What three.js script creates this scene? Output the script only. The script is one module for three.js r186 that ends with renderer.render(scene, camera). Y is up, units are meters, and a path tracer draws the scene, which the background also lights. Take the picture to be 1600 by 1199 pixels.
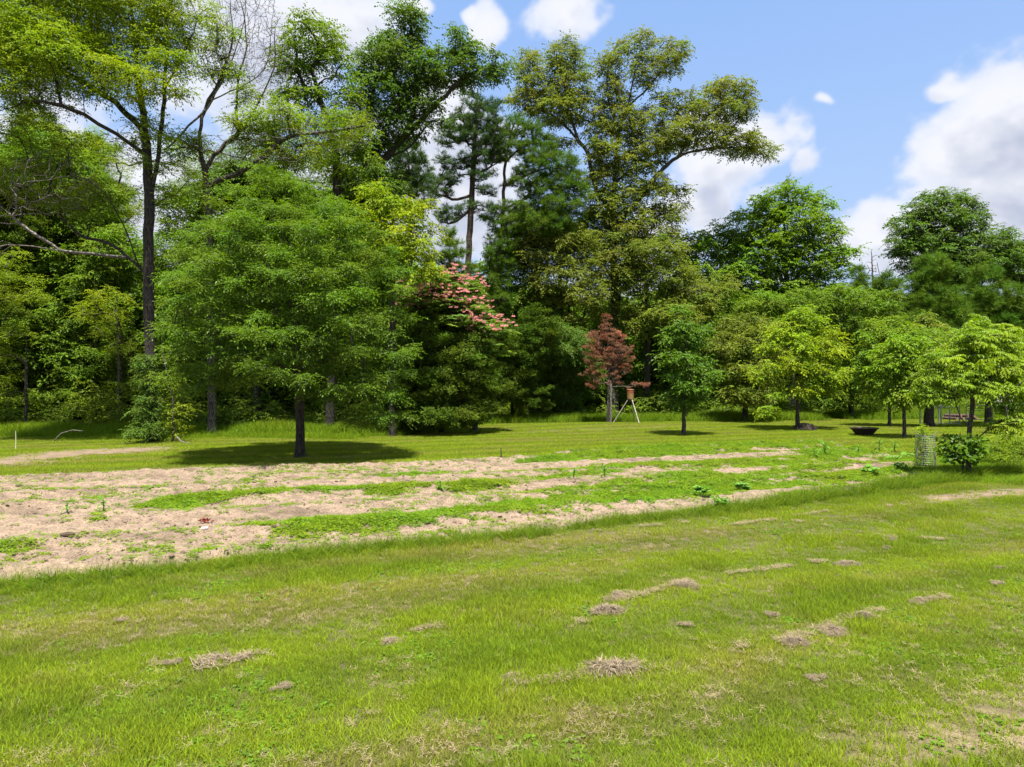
import * as THREE from 'three';
import { mergeGeometries } from 'three/addons/utils/BufferGeometryUtils.js';

// ------------------------------------------------------------------ camera, sky, sun, exposure
const scene = new THREE.Scene();
const F = 1067, CX = 800, CY = 599.5, EYE = 3;           // focal length of the photograph in its pixels, eye height in metres
const camera = new THREE.PerspectiveCamera(58.67, 1024 / 767, 0.1, 4000);
camera.position.set(0, EYE, 0);
camera.lookAt(0, EYE, -10);
const renderer = new THREE.WebGLRenderer({ antialias: true });
renderer.setSize(1024, 767);
renderer.toneMapping = THREE.LinearToneMapping;
renderer.toneMappingExposure = 2.6;
renderer.shadowMap.enabled = true;
const SUN_DIR = new THREE.Vector3(0.04, 1, 0.30).normalize();
const sun = new THREE.DirectionalLight(new THREE.Color(1, 0.955, 0.88), 5);
sun.position.copy(SUN_DIR).multiplyScalar(120).add(new THREE.Vector3(0, 0, -40));
sun.target.position.set(0, 0, -40);
sun.castShadow = true;
sun.shadow.mapSize.set(4096, 4096);
Object.assign(sun.shadow.camera, { left: -75, right: 75, top: 75, bottom: -75, near: 1, far: 260 });
scene.add(sun, sun.target);

// ------------------------------------------------------------------ random numbers and noise
function rng(seed) { let a = seed >>> 0; return () => { a = (a + 0x6D2B79F5) | 0; let t = Math.imul(a ^ (a >>> 15), 1 | a); t = (t + Math.imul(t ^ (t >>> 7), 61 | t)) ^ t; return ((t ^ (t >>> 14)) >>> 0) / 4294967296; }; }
const gauss = R => (R() + R() + R() + R() - 2) * 0.87;
const lerp = (a, b, t) => a + (b - a) * t, clamp = (x, a = 0, b = 1) => Math.min(b, Math.max(a, x));
const smooth = (a, b, x) => { const t = clamp((x - a) / (b - a)); return t * t * (3 - 2 * t); };
function hash(x, y, z) { let h = Math.imul(x, 374761393) ^ Math.imul(y, 668265263) ^ Math.imul(z, 2147483647 ^ 0x5bd1e995); h = Math.imul(h ^ (h >>> 13), 1274126177); return ((h ^ (h >>> 16)) >>> 0) / 4294967296; }
function vnoise(x, y, z = 0, wrap = 0) {
  const xi = Math.floor(x), yi = Math.floor(y), zi = Math.floor(z);
  let fx = x - xi, fy = y - yi, fz = z - zi; fx = fx * fx * (3 - 2 * fx); fy = fy * fy * (3 - 2 * fy); fz = fz * fz * (3 - 2 * fz);
  const w = wrap ? v => ((v % wrap) + wrap) % wrap : v => v;
  const x0 = w(xi), x1 = w(xi + 1), y0 = w(yi), y1 = w(yi + 1);
  const a = lerp(lerp(hash(x0, y0, zi), hash(x1, y0, zi), fx), lerp(hash(x0, y1, zi), hash(x1, y1, zi), fx), fy);
  if (fz === 0) return a;
  const b = lerp(lerp(hash(x0, y0, zi + 1), hash(x1, y0, zi + 1), fx), lerp(hash(x0, y1, zi + 1), hash(x1, y1, zi + 1), fx), fy);
  return lerp(a, b, fz);
}
function fbm(x, y, z = 0, oct = 4, wrap = 0) { let s = 0, a = 0.5, n = 0; for (let i = 0; i < oct; i++) { s += a * vnoise(x, y, z, wrap); n += a; a *= 0.5; x = x * 2 + (wrap ? 0 : 17.3); y = y * 2 + (wrap ? 0 : 9.1); z = z * 2; wrap *= 2; } return s / n; }

// photograph layout -> place: a point at depth d, and the ground point seen at a pixel
const at = (px, py, d) => [(px - CX) * d / F, EYE + (CY - py) * d / F, -d];
const depthAt = py => EYE * F / (py - CY);
const ground = (px, py) => { const d = depthAt(py); return [(px - CX) * d / F, -d]; };
const pixelOf = (x, z) => [CX + F * x / -z, CY + F * EYE / -z];

// ------------------------------------------------------------------ the sky: air and scattered cumulus
{
  const W = 4096, H = 2048, data = new Float32Array(W * H * 4);
  const R = rng(77), blobs = [];
  const addPx = (px, py, rx, ry, s = 1) => { const x = (px - CX) / F, y = (CY - py) / F, l = Math.hypot(x, y, 1); blobs.push([Math.atan2(x, 1), Math.asin(y / l), rx / F * 0.92, ry / F * 0.95, s]); };
  for (const b of [[757, 42, 34, 40], [735, 22, 22, 18], [890, 22, 58, 48], [870, 60, 30, 26, 0.7], [520, 30, 95, 60], [585, 60, 45, 46, 0.8], [400, 70, 130, 120], [690, 300, 120, 130], [700, 190, 70, 60, 0.9], [230, 330, 230, 120], [560, 330, 150, 110], [60, 250, 130, 120, 0.8], [1130, 245, 100, 52], [1190, 230, 60, 42], [1240, 262, 40, 26, 0.7], [1090, 318, 52, 52], [1040, 380, 60, 60], [1555, 170, 72, 62], [1500, 240, 78, 62], [1580, 260, 110, 100], [1540, 330, 130, 60], [1600, 380, 180, 60], [1480, 157, 34, 15, 0.9], [1290, 160, 24, 10, 0.62], [1370, 362, 60, 42], [1345, 390, 66, 40], [1420, 400, 90, 44], [1000, 470, 400, 60, 0.6], [640, 5, 36, 16, 0.8], [1180, 300, 30, 20, 0.6]]) addPx(...b);
  for (let k = 0; k < 150; k++) {                                   // the same sort of cloud all round
    const az = R() * Math.PI * 2 - Math.PI, el = 0.06 + Math.pow(R(), 1.3) * 1.35, s = 0.035 + R() * 0.1;
    if (Math.abs(az) < 0.78 && el < 0.66) continue;
    const n = 2 + Math.floor(R() * 4);
    for (let j = 0; j < n; j++) blobs.push([az + (R() - 0.5) * s * 2.6 / Math.cos(Math.min(el, 1.2)), el + (R() - 0.35) * s * 0.9, s * (0.6 + R()), s * (0.4 + R() * 0.5), 1]);
  }
  const zen = [0.19, 0.33, 0.68], mid = [0.28, 0.45, 0.79], hor = [0.5, 0.62, 0.8];
  const lit = [0.76, 0.77, 0.82], grey = [0.42, 0.46, 0.58];
  const rows = []; for (let j = 0; j < 90; j++) rows.push([]);
  for (const b of blobs) { const lo = Math.floor((b[1] - b[3] * 2) / (Math.PI / 2) * 90), hi = Math.floor((b[1] + b[3] * 2) / (Math.PI / 2) * 90); for (let j = Math.max(0, lo); j <= Math.min(89, hi); j++) rows[j].push(b); }
  const cover = (az, el, list) => { let c = 0; for (const b of list) { let da = Math.abs(az - b[0]); if (da > Math.PI) da = 2 * Math.PI - da; da *= Math.cos(Math.min(Math.abs(el), 1.4)) / Math.max(0.25, Math.cos(Math.min(b[1], 1.3))) * Math.cos(Math.min(b[1], 1.3)) / Math.max(0.3, Math.cos(b[1])); const u = da / b[2], v = (el - b[1]) / b[3], q = u * u + v * v; if (q < 4) c = Math.max(c, b[4] * Math.exp(-q * 0.85)) + 0.0; } return c; };
  for (let j = 0; j < H; j++) {
    const el = ((j + 0.5) / H - 0.5) * Math.PI;
    for (let i = 0; i < W; i++) {
      const o = (j * W + i) * 4; data[o + 3] = 1;
      if (el < -0.01) { data[o] = 0.16; data[o + 1] = 0.17; data[o + 2] = 0.12; continue; }
      const phi = ((i + 0.5) / W - 0.5) * 2 * Math.PI; // atan2(z, x)
      const dx = Math.cos(el) * Math.cos(phi), dz = Math.cos(el) * Math.sin(phi), dy = Math.sin(el);
      const az = Math.atan2(dx, -dz), t = smooth(0, 0.55, dy), t2 = smooth(0.25, 1, dy);
      let c = [0, 1, 2].map(k => lerp(lerp(hor[k], mid[k], Math.sqrt(t)), zen[k], t2));
      const list = rows[Math.min(89, Math.max(0, Math.floor(el / (Math.PI / 2) * 90)))];
      if (list.length) {
        const q = 9, wx = (fbm(dx * 14, dy * 14, dz * 14 + 40, 3) - 0.5) * 0.05, wy = (fbm(dx * 14 + 9, dy * 14, dz * 14, 3) - 0.5) * 0.05;
        const base = cover(az + wx, el + wy, list);
        if (base > 0.05) {
          const n = fbm(dx * q * 1.6 + 3, dy * q * 2.2, dz * q * 1.6, 6), bl = 1 - Math.abs(2 * fbm(dx * 30, dy * 36, dz * 30, 4) - 1), n2 = fbm(dx * 70, dy * 80, dz * 70, 4) * 0.6 + bl * 0.55 - 0.1;
          const v = base + (n - 0.5) * 0.95 + (n2 - 0.5) * 0.34, a = smooth(0.34, 0.66, v);
          const up = fbm(dx * q * 1.6 + 3 + 0.1, dy * q * 2.2 + 0.28, dz * q * 1.6 + 0.1, 4);
          const above = cover(az + wx - 0.02, el + wy + 0.06, list);
          const shade = clamp(0.22 + (up - n) * 1.9 - (n2 - 0.5) * 0.5 + (above - 0.4) * 0.95, 0, 0.95) * smooth(0.3, 0.9, v);
          const den = a * lerp(0.8, 0.97, smooth(0.5, 1, v));
          c = c.map((x, k) => lerp(x, lerp(lit[k], grey[k], shade), den));
        }
      }
      data[o] = c[0]; data[o + 1] = c[1]; data[o + 2] = c[2];
    }
  }
  const sky = new THREE.DataTexture(data, W, H, THREE.RGBAFormat, THREE.FloatType);
  sky.mapping = THREE.EquirectangularReflectionMapping; sky.magFilter = sky.minFilter = THREE.LinearFilter; sky.colorSpace = THREE.LinearSRGBColorSpace; sky.needsUpdate = true;
  scene.background = sky; scene.environment = sky;
  scene.backgroundIntensity = 0.48; scene.environmentIntensity = 0.48;
}
console.log('sky done');

// ------------------------------------------------------------------ names, labels, helpers
const taken = {};
const numbered = n => { const k = taken[n] = (taken[n] ?? -1) + 1; return k ? `${n}_${String(k).padStart(3, '0')}` : n; };
function tag(o, label, category, group, kind) { if (label) o.userData.label = label; if (category) o.userData.category = category; if (group) o.userData.group = group; if (kind) o.userData.kind = kind; return o; }
function thing(name, label, category, [x, y, z] = [0, 0, 0], turn = 0, group) { const o = new THREE.Group(); o.name = numbered(name); o.position.set(x, y, z); o.rotation.y = turn; scene.add(o); return tag(o, label, category, group); }
function mesh(name, geo, mat, parent) { const m = new THREE.Mesh(geo, mat); m.name = parent === scene ? numbered(name) : name; m.castShadow = m.receiveShadow = true; parent.add(m); return m; }
function instanced(name, geo, mat, list, parent, kind = 'stuff') {     // list: flat arrays {m: Float32Array, c: Float32Array, n}
  const im = new THREE.InstancedMesh(geo, mat, list.n); im.name = parent === scene ? numbered(name) : name;
  im.instanceMatrix.array.set(list.m.subarray(0, list.n * 16)); im.instanceColor = new THREE.InstancedBufferAttribute(list.c.slice(0, list.n * 3), 3);
  im.castShadow = im.receiveShadow = true; im.userData.kind = kind; parent.add(im); return im;
}
class Placer {
  constructor(cap = 1024) { this.cap = cap; this.m = new Float32Array(cap * 16); this.c = new Float32Array(cap * 3); this.n = 0; }
  add(x, y, z, yaw, tiltX, tiltZ, s, sy, r, g, b) {
    if (this.n === this.cap) { this.cap *= 2; const m = new Float32Array(this.cap * 16), c = new Float32Array(this.cap * 3); m.set(this.m); c.set(this.c); this.m = m; this.c = c; }
    const cy = Math.cos(yaw), sn = Math.sin(yaw), cx = Math.cos(tiltX), sx = Math.sin(tiltX), cz = Math.cos(tiltZ), sz = Math.sin(tiltZ), o = this.n * 16, m = this.m;
    // R = Ry * Rx * Rz
    m[o] = (cy * cz + sn * sx * sz) * s; m[o + 1] = cx * sz * s; m[o + 2] = (-sn * cz + cy * sx * sz) * s;
    m[o + 4] = (-cy * sz + sn * sx * cz) * sy; m[o + 5] = cx * cz * sy; m[o + 6] = (sn * sz + cy * sx * cz) * sy;
    m[o + 8] = sn * cx * s; m[o + 9] = -sx * s; m[o + 10] = cy * cx * s;
    m[o + 12] = x; m[o + 13] = y; m[o + 14] = z; m[o + 15] = 1;
    this.c.set([r, g, b], this.n * 3); this.n++;
  }
}
class Geo {                                                            // collects triangles
  constructor() { this.p = []; this.n = []; this.c = []; this.uv = []; this.i = []; }
  vert(x, y, z, nx, ny, nz, c = [1, 1, 1], u = 0, v = 0) { this.p.push(x, y, z); this.n.push(nx, ny, nz); this.c.push(c[0], c[1], c[2]); this.uv.push(u, v); return this.p.length / 3 - 1; }
  build(color = true) { const g = new THREE.BufferGeometry(); g.setAttribute('position', new THREE.Float32BufferAttribute(this.p, 3)); g.setAttribute('normal', new THREE.Float32BufferAttribute(this.n, 3)); g.setAttribute('uv', new THREE.Float32BufferAttribute(this.uv, 2)); if (color) g.setAttribute('color', new THREE.Float32BufferAttribute(this.c, 3)); g.setIndex(this.i); return g; }
}
const V = (x, y, z) => new THREE.Vector3(x, y, z);
// a leaf: a folded rhombus of two triangles
function leaf(g, p, dir, up, len, wid, c, fold = 0.25, droop = 0) {
  const d = dir.clone().normalize(), s = new THREE.Vector3().crossVectors(d, up).normalize(), n = new THREE.Vector3().crossVectors(s, d).normalize();
  const mid = p.clone().addScaledVector(d, len * 0.45), lift = wid * fold;
  const tip = p.clone().addScaledVector(d, len).addScaledVector(n, -len * droop);
  const a = g.vert(p.x, p.y, p.z, n.x, n.y, n.z, c), l = mid.clone().addScaledVector(s, wid / 2).addScaledVector(n, lift), r = mid.clone().addScaledVector(s, -wid / 2).addScaledVector(n, lift);
  const nl = n.clone().addScaledVector(s, -fold).normalize(), nr = n.clone().addScaledVector(s, fold).normalize();
  const b = g.vert(l.x, l.y, l.z, nl.x, nl.y, nl.z, c), t = g.vert(tip.x, tip.y, tip.z, n.x, n.y, n.z, c), e = g.vert(r.x, r.y, r.z, nr.x, nr.y, nr.z, c);
  g.i.push(a, b, t, a, t, e);
}
// a tube along points with radii
function tube(g, pts, rad, sides, c = [1, 1, 1], v0 = 0) {
  let prev = null, v = v0; const ref = V(0.31, 0.17, 0.93);
  for (let k = 0; k < pts.length; k++) {
    const p = pts[k], t = V(...pts[Math.min(k + 1, pts.length - 1)]).sub(V(...pts[Math.max(k - 1, 0)])).normalize();
    let s = new THREE.Vector3().crossVectors(t, Math.abs(t.dot(ref)) > 0.97 ? V(1, 0, 0) : ref).normalize(); const b = new THREE.Vector3().crossVectors(t, s);
    if (k) v += Math.hypot(p[0] - pts[k - 1][0], p[1] - pts[k - 1][1], p[2] - pts[k - 1][2]);
    const row = [];
    for (let j = 0; j <= sides; j++) { const a = j / sides * Math.PI * 2, ca = Math.cos(a), sa = Math.sin(a), nx = s.x * ca + b.x * sa, ny = s.y * ca + b.y * sa, nz = s.z * ca + b.z * sa; row.push(g.vert(p[0] + nx * rad[k], p[1] + ny * rad[k], p[2] + nz * rad[k], nx, ny, nz, c, j / sides * Math.max(1, Math.round(rad[0] * 6.3 / 0.5)) * 0.5, v)); }
    if (prev) for (let j = 0; j < sides; j++) g.i.push(prev[j], prev[j + 1], row[j], prev[j + 1], row[j + 1], row[j]);
    prev = row;
  }
}
function tex(size, fn, srgb = true, repeat = 1) {
  const d = new Uint8Array(size * size * 4);
  for (let j = 0; j < size; j++) for (let i = 0; i < size; i++) { const c = fn(i / size, j / size), o = (j * size + i) * 4; for (let k = 0; k < 3; k++) d[o + k] = clamp(Array.isArray(c) ? c[k] : c) * 255; d[o + 3] = 255; }
  const t = new THREE.DataTexture(d, size, size); t.wrapS = t.wrapT = THREE.RepeatWrapping; t.magFilter = THREE.LinearFilter; t.minFilter = THREE.LinearMipmapLinearFilter; t.generateMipmaps = true; t.repeat.set(repeat, repeat); if (srgb) t.colorSpace = THREE.SRGBColorSpace; t.needsUpdate = true; return t;
}

// ------------------------------------------------------------------ materials
const lin = (r, g, b) => new THREE.Color().setRGB(r, g, b);
const leafMat = (r, g, b, gloss = 0.35, through = 0.42) => new THREE.MeshPhysicalMaterial({ color: lin(r, g, b), roughness: 1, transmission: through + 0.06, thickness: 0, specularIntensity: 0.2, clearcoat: gloss * 0.26, clearcoatRoughness: 0.36, vertexColors: true, side: THREE.DoubleSide });
const barkTex = tex(512, (u, v) => { const r = fbm(u * 10, v * 5, 2, 4, 0 || 0) , n = fbm(u * 24, v * 8, 5, 4, 8), m = fbm(u * 4, v * 4, 9, 3, 4); const g = 0.45 + 0.5 * smooth(0.3, 0.7, n); return [g * (0.86 + 0.2 * m), g * (0.84 + 0.2 * m), g * (0.82 + 0.18 * m)]; });
const barkBump = tex(512, (u, v) => smooth(0.3, 0.7, fbm(u * 24, v * 8, 5, 4, 8)), false);
const bark = (r, g, b) => new THREE.MeshStandardMaterial({ color: lin(r, g, b), roughness: 0.95, map: barkTex, bumpMap: barkBump, bumpScale: 0.015 });
const M = {
  barkDark: bark(0.075, 0.062, 0.05), barkGrey: bark(0.15, 0.135, 0.115), barkPine: bark(0.13, 0.09, 0.066), barkDead: bark(0.33, 0.30, 0.27), barkPale: bark(0.14, 0.12, 0.095),
  oak: leafMat(0.105, 0.2, 0.003, 0.8), bright: leafMat(0.21, 0.31, 0.005, 0.4), dark: leafMat(0.085, 0.16, 0.009, 0.5), olive: leafMat(0.165, 0.21, 0.014, 0.5), mid: leafMat(0.122, 0.215, 0.005, 0.5), deep: leafMat(0.088, 0.18, 0.006, 0.5), yellow: leafMat(0.22, 0.31, 0.004, 0.3), pecan: leafMat(0.19, 0.3, 0.005, 0.5),
  pine: leafMat(0.065, 0.125, 0.022, 0.3, 0.3), pineLight: leafMat(0.1, 0.185, 0.008, 0.3, 0.3), cedar: leafMat(0.08, 0.14, 0.006, 0.15, 0.3), rust: leafMat(0.27, 0.128, 0.074, 0.05, 0.3),
  grass: leafMat(0.2, 0.275, 0.008, 0.15, 0.4), weed: leafMat(0.145, 0.285, 0.004, 0.2, 0.4), straw: new THREE.MeshStandardMaterial({ color: lin(1, 1, 1), roughness: 0.95, vertexColors: true, side: THREE.DoubleSide }),
  pink: leafMat(0.78, 0.38, 0.35, 0, 0.35), white: leafMat(0.6, 0.58, 0.54, 0, 0.3), corn: leafMat(0.11, 0.24, 0.02, 0.4, 0.35),
};

// ------------------------------------------------------------------ leaf sprays (the shapes that fill the crowns)
function sprayBroad(seed, n, R0, len, ratio, flat = 0.6, upBias = 0.75) {
  const R = rng(seed), g = new Geo();
  for (let k = 0; k < n; k++) {
    const a = R() * 6.283, rr = Math.sqrt(R()) * R0, y = gauss(R) * R0 * flat * 0.6, L = len * (0.7 + R() * 0.6);
    const out = V(Math.cos(a) + gauss(R) * 0.8, gauss(R) * 0.45 - 0.15, Math.sin(a) + gauss(R) * 0.8), up = V(gauss(R) * (1.3 - upBias), upBias, gauss(R) * (1.3 - upBias)).normalize(), s = 0.78 + R() * 0.44;
    leaf(g, V(Math.cos(a) * rr, y - rr * 0.12, Math.sin(a) * rr), out, up, L, L * ratio * (0.8 + R() * 0.4), [s * (0.9 + R() * 0.25), s, s * (0.8 + R() * 0.4)], 0.18, 0.12);
  }
  return g.build();
}
function sprayTwig(seed, twigs, per, R0, len, ratio, droop = 0.35) {
  const R = rng(seed), g = new Geo();
  for (let t = 0; t < twigs; t++) {
    const a = t / twigs * 6.283 + gauss(R) * 0.7, L = R0 * (0.7 + R() * 0.6), rise = -0.15 + R() * 0.75, o = V(gauss(R) * R0 * 0.2, gauss(R) * R0 * 0.3, gauss(R) * R0 * 0.2), h = V(Math.cos(a), 0, Math.sin(a)), sd = V(-h.z, 0, h.x), sh = 0.85 + R() * 0.3;
    for (let k = 0; k <= per; k++) {
      const q = (k + 0.6) / (per + 0.6), w = k === per ? 0 : k % 2 ? 1 : -1, p = o.clone().addScaledVector(h, L * q).add(V(0, L * (rise * q - droop * q * q), 0)), s = sh * (0.8 + R() * 0.4), l = len * (0.7 + R() * 0.55);
      leaf(g, p, h.clone().multiplyScalar(0.7 + R() * 0.4).addScaledVector(sd, w * (0.6 + R() * 0.6)).add(V(0, rise - 2 * droop * q + gauss(R) * 0.5, 0)), V(gauss(R) * 0.75, 0.55, gauss(R) * 0.75).normalize(), l, l * ratio * (0.8 + R() * 0.4), [s * (0.9 + R() * 0.25), s, s * (0.8 + R() * 0.4)], 0.2, 0.12);
    }
  }
  return g.build();
}
function sprayPine(seed, n, len) {
  const R = rng(seed), g = new Geo();
  for (let sft = 0; sft < 4; sft++) {
    const a = R() * 6.283, ax = V(Math.cos(a) * (sft ? 0.8 : 0.3), sft ? 0.35 : 1, Math.sin(a) * (sft ? 0.8 : 0.3)).normalize(), o = V(gauss(R) * 0.12, gauss(R) * 0.06, gauss(R) * 0.12);
    for (let k = 0; k < n; k++) {
      const t = R(), d = V(gauss(R), gauss(R), gauss(R)).normalize().multiplyScalar(0.75).addScaledVector(ax, 0.75).normalize(), p = o.clone().addScaledVector(ax, t * 0.22), s = 0.75 + R() * 0.5;
      const w = V(gauss(R), gauss(R), gauss(R)).cross(d).normalize().multiplyScalar(0.009), L = len * (0.7 + R() * 0.5), nn = new THREE.Vector3().crossVectors(w, d).normalize();
      const a0 = g.vert(p.x - w.x, p.y - w.y, p.z - w.z, nn.x, nn.y, nn.z, [s, s, s]), b0 = g.vert(p.x + w.x, p.y + w.y, p.z + w.z, nn.x, nn.y, nn.z, [s, s, s]), c0 = g.vert(p.x + d.x * L, p.y + d.y * L, p.z + d.z * L, nn.x, nn.y, nn.z, [s, s, s]);
      g.i.push(a0, b0, c0);
    }
  }
  return g.build();
}
function sprayCedar(seed, n, R0, len) {
  const R = rng(seed), g = new Geo();
  for (let k = 0; k < n; k++) {
    const a = R() * 6.283, t = Math.sqrt(R()), p = V(Math.cos(a) * R0 * t * 0.7, gauss(R) * R0 * 0.35, Math.sin(a) * R0 * t * 0.7), d = V(Math.cos(a) + gauss(R), 0.35 + gauss(R) * 0.8, Math.sin(a) + gauss(R)), s = 0.75 + R() * 0.5;
    leaf(g, p, d, V(gauss(R), 0.4 + R(), gauss(R)), len * (0.6 + R() * 0.8), len * 0.34, [s * (0.9 + R() * 0.3), s, s * (0.8 + R() * 0.3)], 0.3);
  }
  return g.build();
}
function sprayCompound(seed, fronds, fl, nl, ll, lw, droop, upBias = 0.9) {   // feather-shaped leaves on stalks
  const R = rng(seed), g = new Geo();
  for (let k = 0; k < fronds; k++) {
    const a = k / fronds * 6.283 + R() * 0.9, L = fl * (0.75 + R() * 0.4), h = V(Math.cos(a), 0, Math.sin(a)), rise = 0.15 + R() * 0.35; let last = null;
    for (let j = 0; j <= nl; j++) {
      const t = j / nl, q = V(h.x * L * t, L * (rise * t - droop * t * t), h.z * L * t), tan = V(h.x, rise - 2 * droop * t, h.z).normalize(), sd = V(-h.z, 0, h.x), s = 0.8 + R() * 0.4;
      if (t > 0.12) for (const w of j === nl ? [0] : [-1, 1]) leaf(g, q, tan.clone().multiplyScalar(0.55).addScaledVector(sd, w).add(V(0, -0.22 - R() * 0.3, 0)), V(gauss(R) * 0.25, upBias, gauss(R) * 0.25), ll * (0.8 + R() * 0.35) * (1 - Math.abs(t - 0.6) * 0.5), lw, [s * (0.92 + R() * 0.2), s, s], 0.2, 0.25);
      last = q;
    }
  }
  return g.build();
}
const SP = {
  oak: [sprayTwig(1, 6, 7, 0.46, 0.105, 0.42), sprayTwig(2, 6, 7, 0.46, 0.105, 0.42)],
  broad: [sprayTwig(3, 6, 6, 0.55, 0.17, 0.52), sprayTwig(4, 6, 6, 0.55, 0.17, 0.52)],
  large: [sprayTwig(5, 6, 6, 0.72, 0.24, 0.52), sprayTwig(6, 6, 6, 0.72, 0.24, 0.52)],
  pine: [sprayPine(7, 22, 0.26), sprayPine(8, 22, 0.26)],
  cedar: [sprayCedar(9, 70, 0.42, 0.16), sprayCedar(10, 70, 0.42, 0.16)],
  pecan: [sprayCompound(11, 6, 0.42, 7, 0.135, 0.042, 0.4), sprayCompound(12, 5, 0.46, 7, 0.135, 0.042, 0.45)],
  fig: [sprayBroad(21, 12, 0.2, 0.2, 0.7, 0.8, 0.5), sprayBroad(22, 12, 0.2, 0.2, 0.7, 0.8, 0.5)],
  mimosa: [sprayCompound(13, 7, 0.4, 9, 0.14, 0.05, 0.3, 0.9), sprayCompound(14, 7, 0.4, 9, 0.14, 0.05, 0.3, 0.9)],
};

// ------------------------------------------------------------------ trees: limbs drawn as paths, then twigs grown to points spread through the crown
class Skeleton {
  constructor() { this.p = []; this.par = []; this.len = []; this.tip = []; }
  node(p, par) { this.p.push(p); this.par.push(par); this.len.push(par < 0 ? 0 : this.len[par] + Math.hypot(p[0] - this.p[par][0], p[1] - this.p[par][1], p[2] - this.p[par][2])); this.tip.push(false); return this.p.length - 1; }
  nearest(p) { let b = 0, bd = 1e9; for (let i = 0; i < this.p.length; i++) { const q = this.p[i], d = (q[0] - p[0]) ** 2 + (q[1] - p[1]) ** 2 + (q[2] - p[2]) ** 2; if (d < bd) { bd = d; b = i; } } return b; }
  path(pts, R, wobble = 0.05, step = 0.6) {
    const joined = this.p.length > 0; let cur = joined ? this.nearest(pts[0]) : -1;
    const c = new THREE.CatmullRomCurve3(pts.map((q, i) => joined && i === 0 ? V(...this.p[cur]) : V(...q))), n = Math.max(2, Math.ceil(c.getLength() / step));
    for (let k = joined ? 1 : 0; k <= n; k++) { const q = c.getPoint(k / n), w = k && k < n ? wobble : 0; cur = this.node([q.x + gauss(R) * w, q.y + gauss(R) * w * 0.5, q.z + gauss(R) * w], cur); }
    return cur;
  }
  grow(pts, R, arch = 0.12) {
    const best = pts.map(() => 0), cost = pts.map(() => 1e9), left = new Set(pts.keys());
    const look = (i, from) => { const p = pts[i]; for (let k = from; k < this.p.length; k++) { const q = this.p[k], d = Math.hypot(q[0] - p[0], (q[1] - p[1]) * (q[1] > p[1] ? 1.5 : 1), q[2] - p[2]) + this.len[k] * 0.12; if (d < cost[i]) { cost[i] = d; best[i] = k; } } };
    for (const i of left) look(i, 0);
    while (left.size) {
      let b = -1; for (const i of left) if (b < 0 || cost[i] < cost[b]) b = i;
      left.delete(b); const from = this.p.length; let cur = best[b]; const a = this.p[cur], p = pts[b], d = Math.hypot(p[0] - a[0], p[1] - a[1], p[2] - a[2]), n = Math.max(1, Math.ceil(d / 0.7));
      for (let k = 1; k <= n; k++) { const t = k / n, h = Math.sin(t * Math.PI) * d * arch, j = k < n ? 0.06 * d : 0; cur = this.node([lerp(a[0], p[0], t) + gauss(R) * j, lerp(a[1], p[1], t) + h + gauss(R) * j * 0.5, lerp(a[2], p[2], t) + gauss(R) * j], cur); }
      this.tip[cur] = true; for (const i of left) look(i, from);
    }
  }
  wood(r0, { power = 0.46, min = 0.012, flare = 0.5, maxSides = 10 } = {}) {
    const N = this.p.length, w = new Float32Array(N), kids = Array.from({ length: N }, () => []);
    for (let i = N - 1; i >= 0; i--) { w[i] += 0.25 + (kids[i].length ? 0 : 1); if (this.par[i] >= 0) { w[this.par[i]] += w[i]; kids[this.par[i]].push(i); } }
    const r = i => Math.max(min, r0 * Math.pow(w[i] / w[0], power) * (1 + flare * Math.exp(-this.len[i] / 0.35))), g = new Geo(), todo = [[0, -1]];
    while (todo.length) {
      const [start, from] = todo.pop(), pts = [], rad = []; if (from >= 0) { pts.push(this.p[from]); rad.push(Math.min(r(from), r(start) * 1.25)); }
      let i = start; for (;;) { pts.push(this.p[i]); rad.push(r(i)); const ks = kids[i]; if (!ks.length) break; let m = ks[0]; for (const k of ks) if (w[k] > w[m]) m = k; for (const k of ks) if (k !== m) todo.push([k, i]); i = m; }
      if (pts.length > 1) { rad[rad.length - 1] *= 0.5; tube(g, pts, rad, rad[0] > 0.1 ? maxSides : rad[0] > 0.035 ? 6 : 4); }
    }
    return g.build(false);
  }
}
function lobePoints(lobes, spacing, R) {                             // [x, y, z, rx, ry, rz, spacing factor]
  const out = [];
  for (const [x, y, z, rx, ry, rz, f = 1] of lobes) {
    const s = spacing * f, want = Math.ceil(5 * rx * ry * rz / (s * s * s)) + 3; let got = 0;
    for (let k = 0; k < want * 4 && got < want; k++) {
      const d = V(gauss(R), gauss(R), gauss(R)).normalize(), q = Math.cbrt(lerp(0.12, 1, R()));
      const p = [x + d.x * rx * q, y + d.y * ry * q, z + d.z * rz * q]; if (p[1] < 0.3) continue;
      let ok = true; for (const o of out) if ((o[0] - p[0]) ** 2 + (o[1] - p[1]) ** 2 + (o[2] - p[2]) ** 2 < s * s * 0.7) { ok = false; break; }
      if (ok) { out.push(p); got++; }
    }
  }
  return out;
}
let seedCount = 100;
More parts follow.
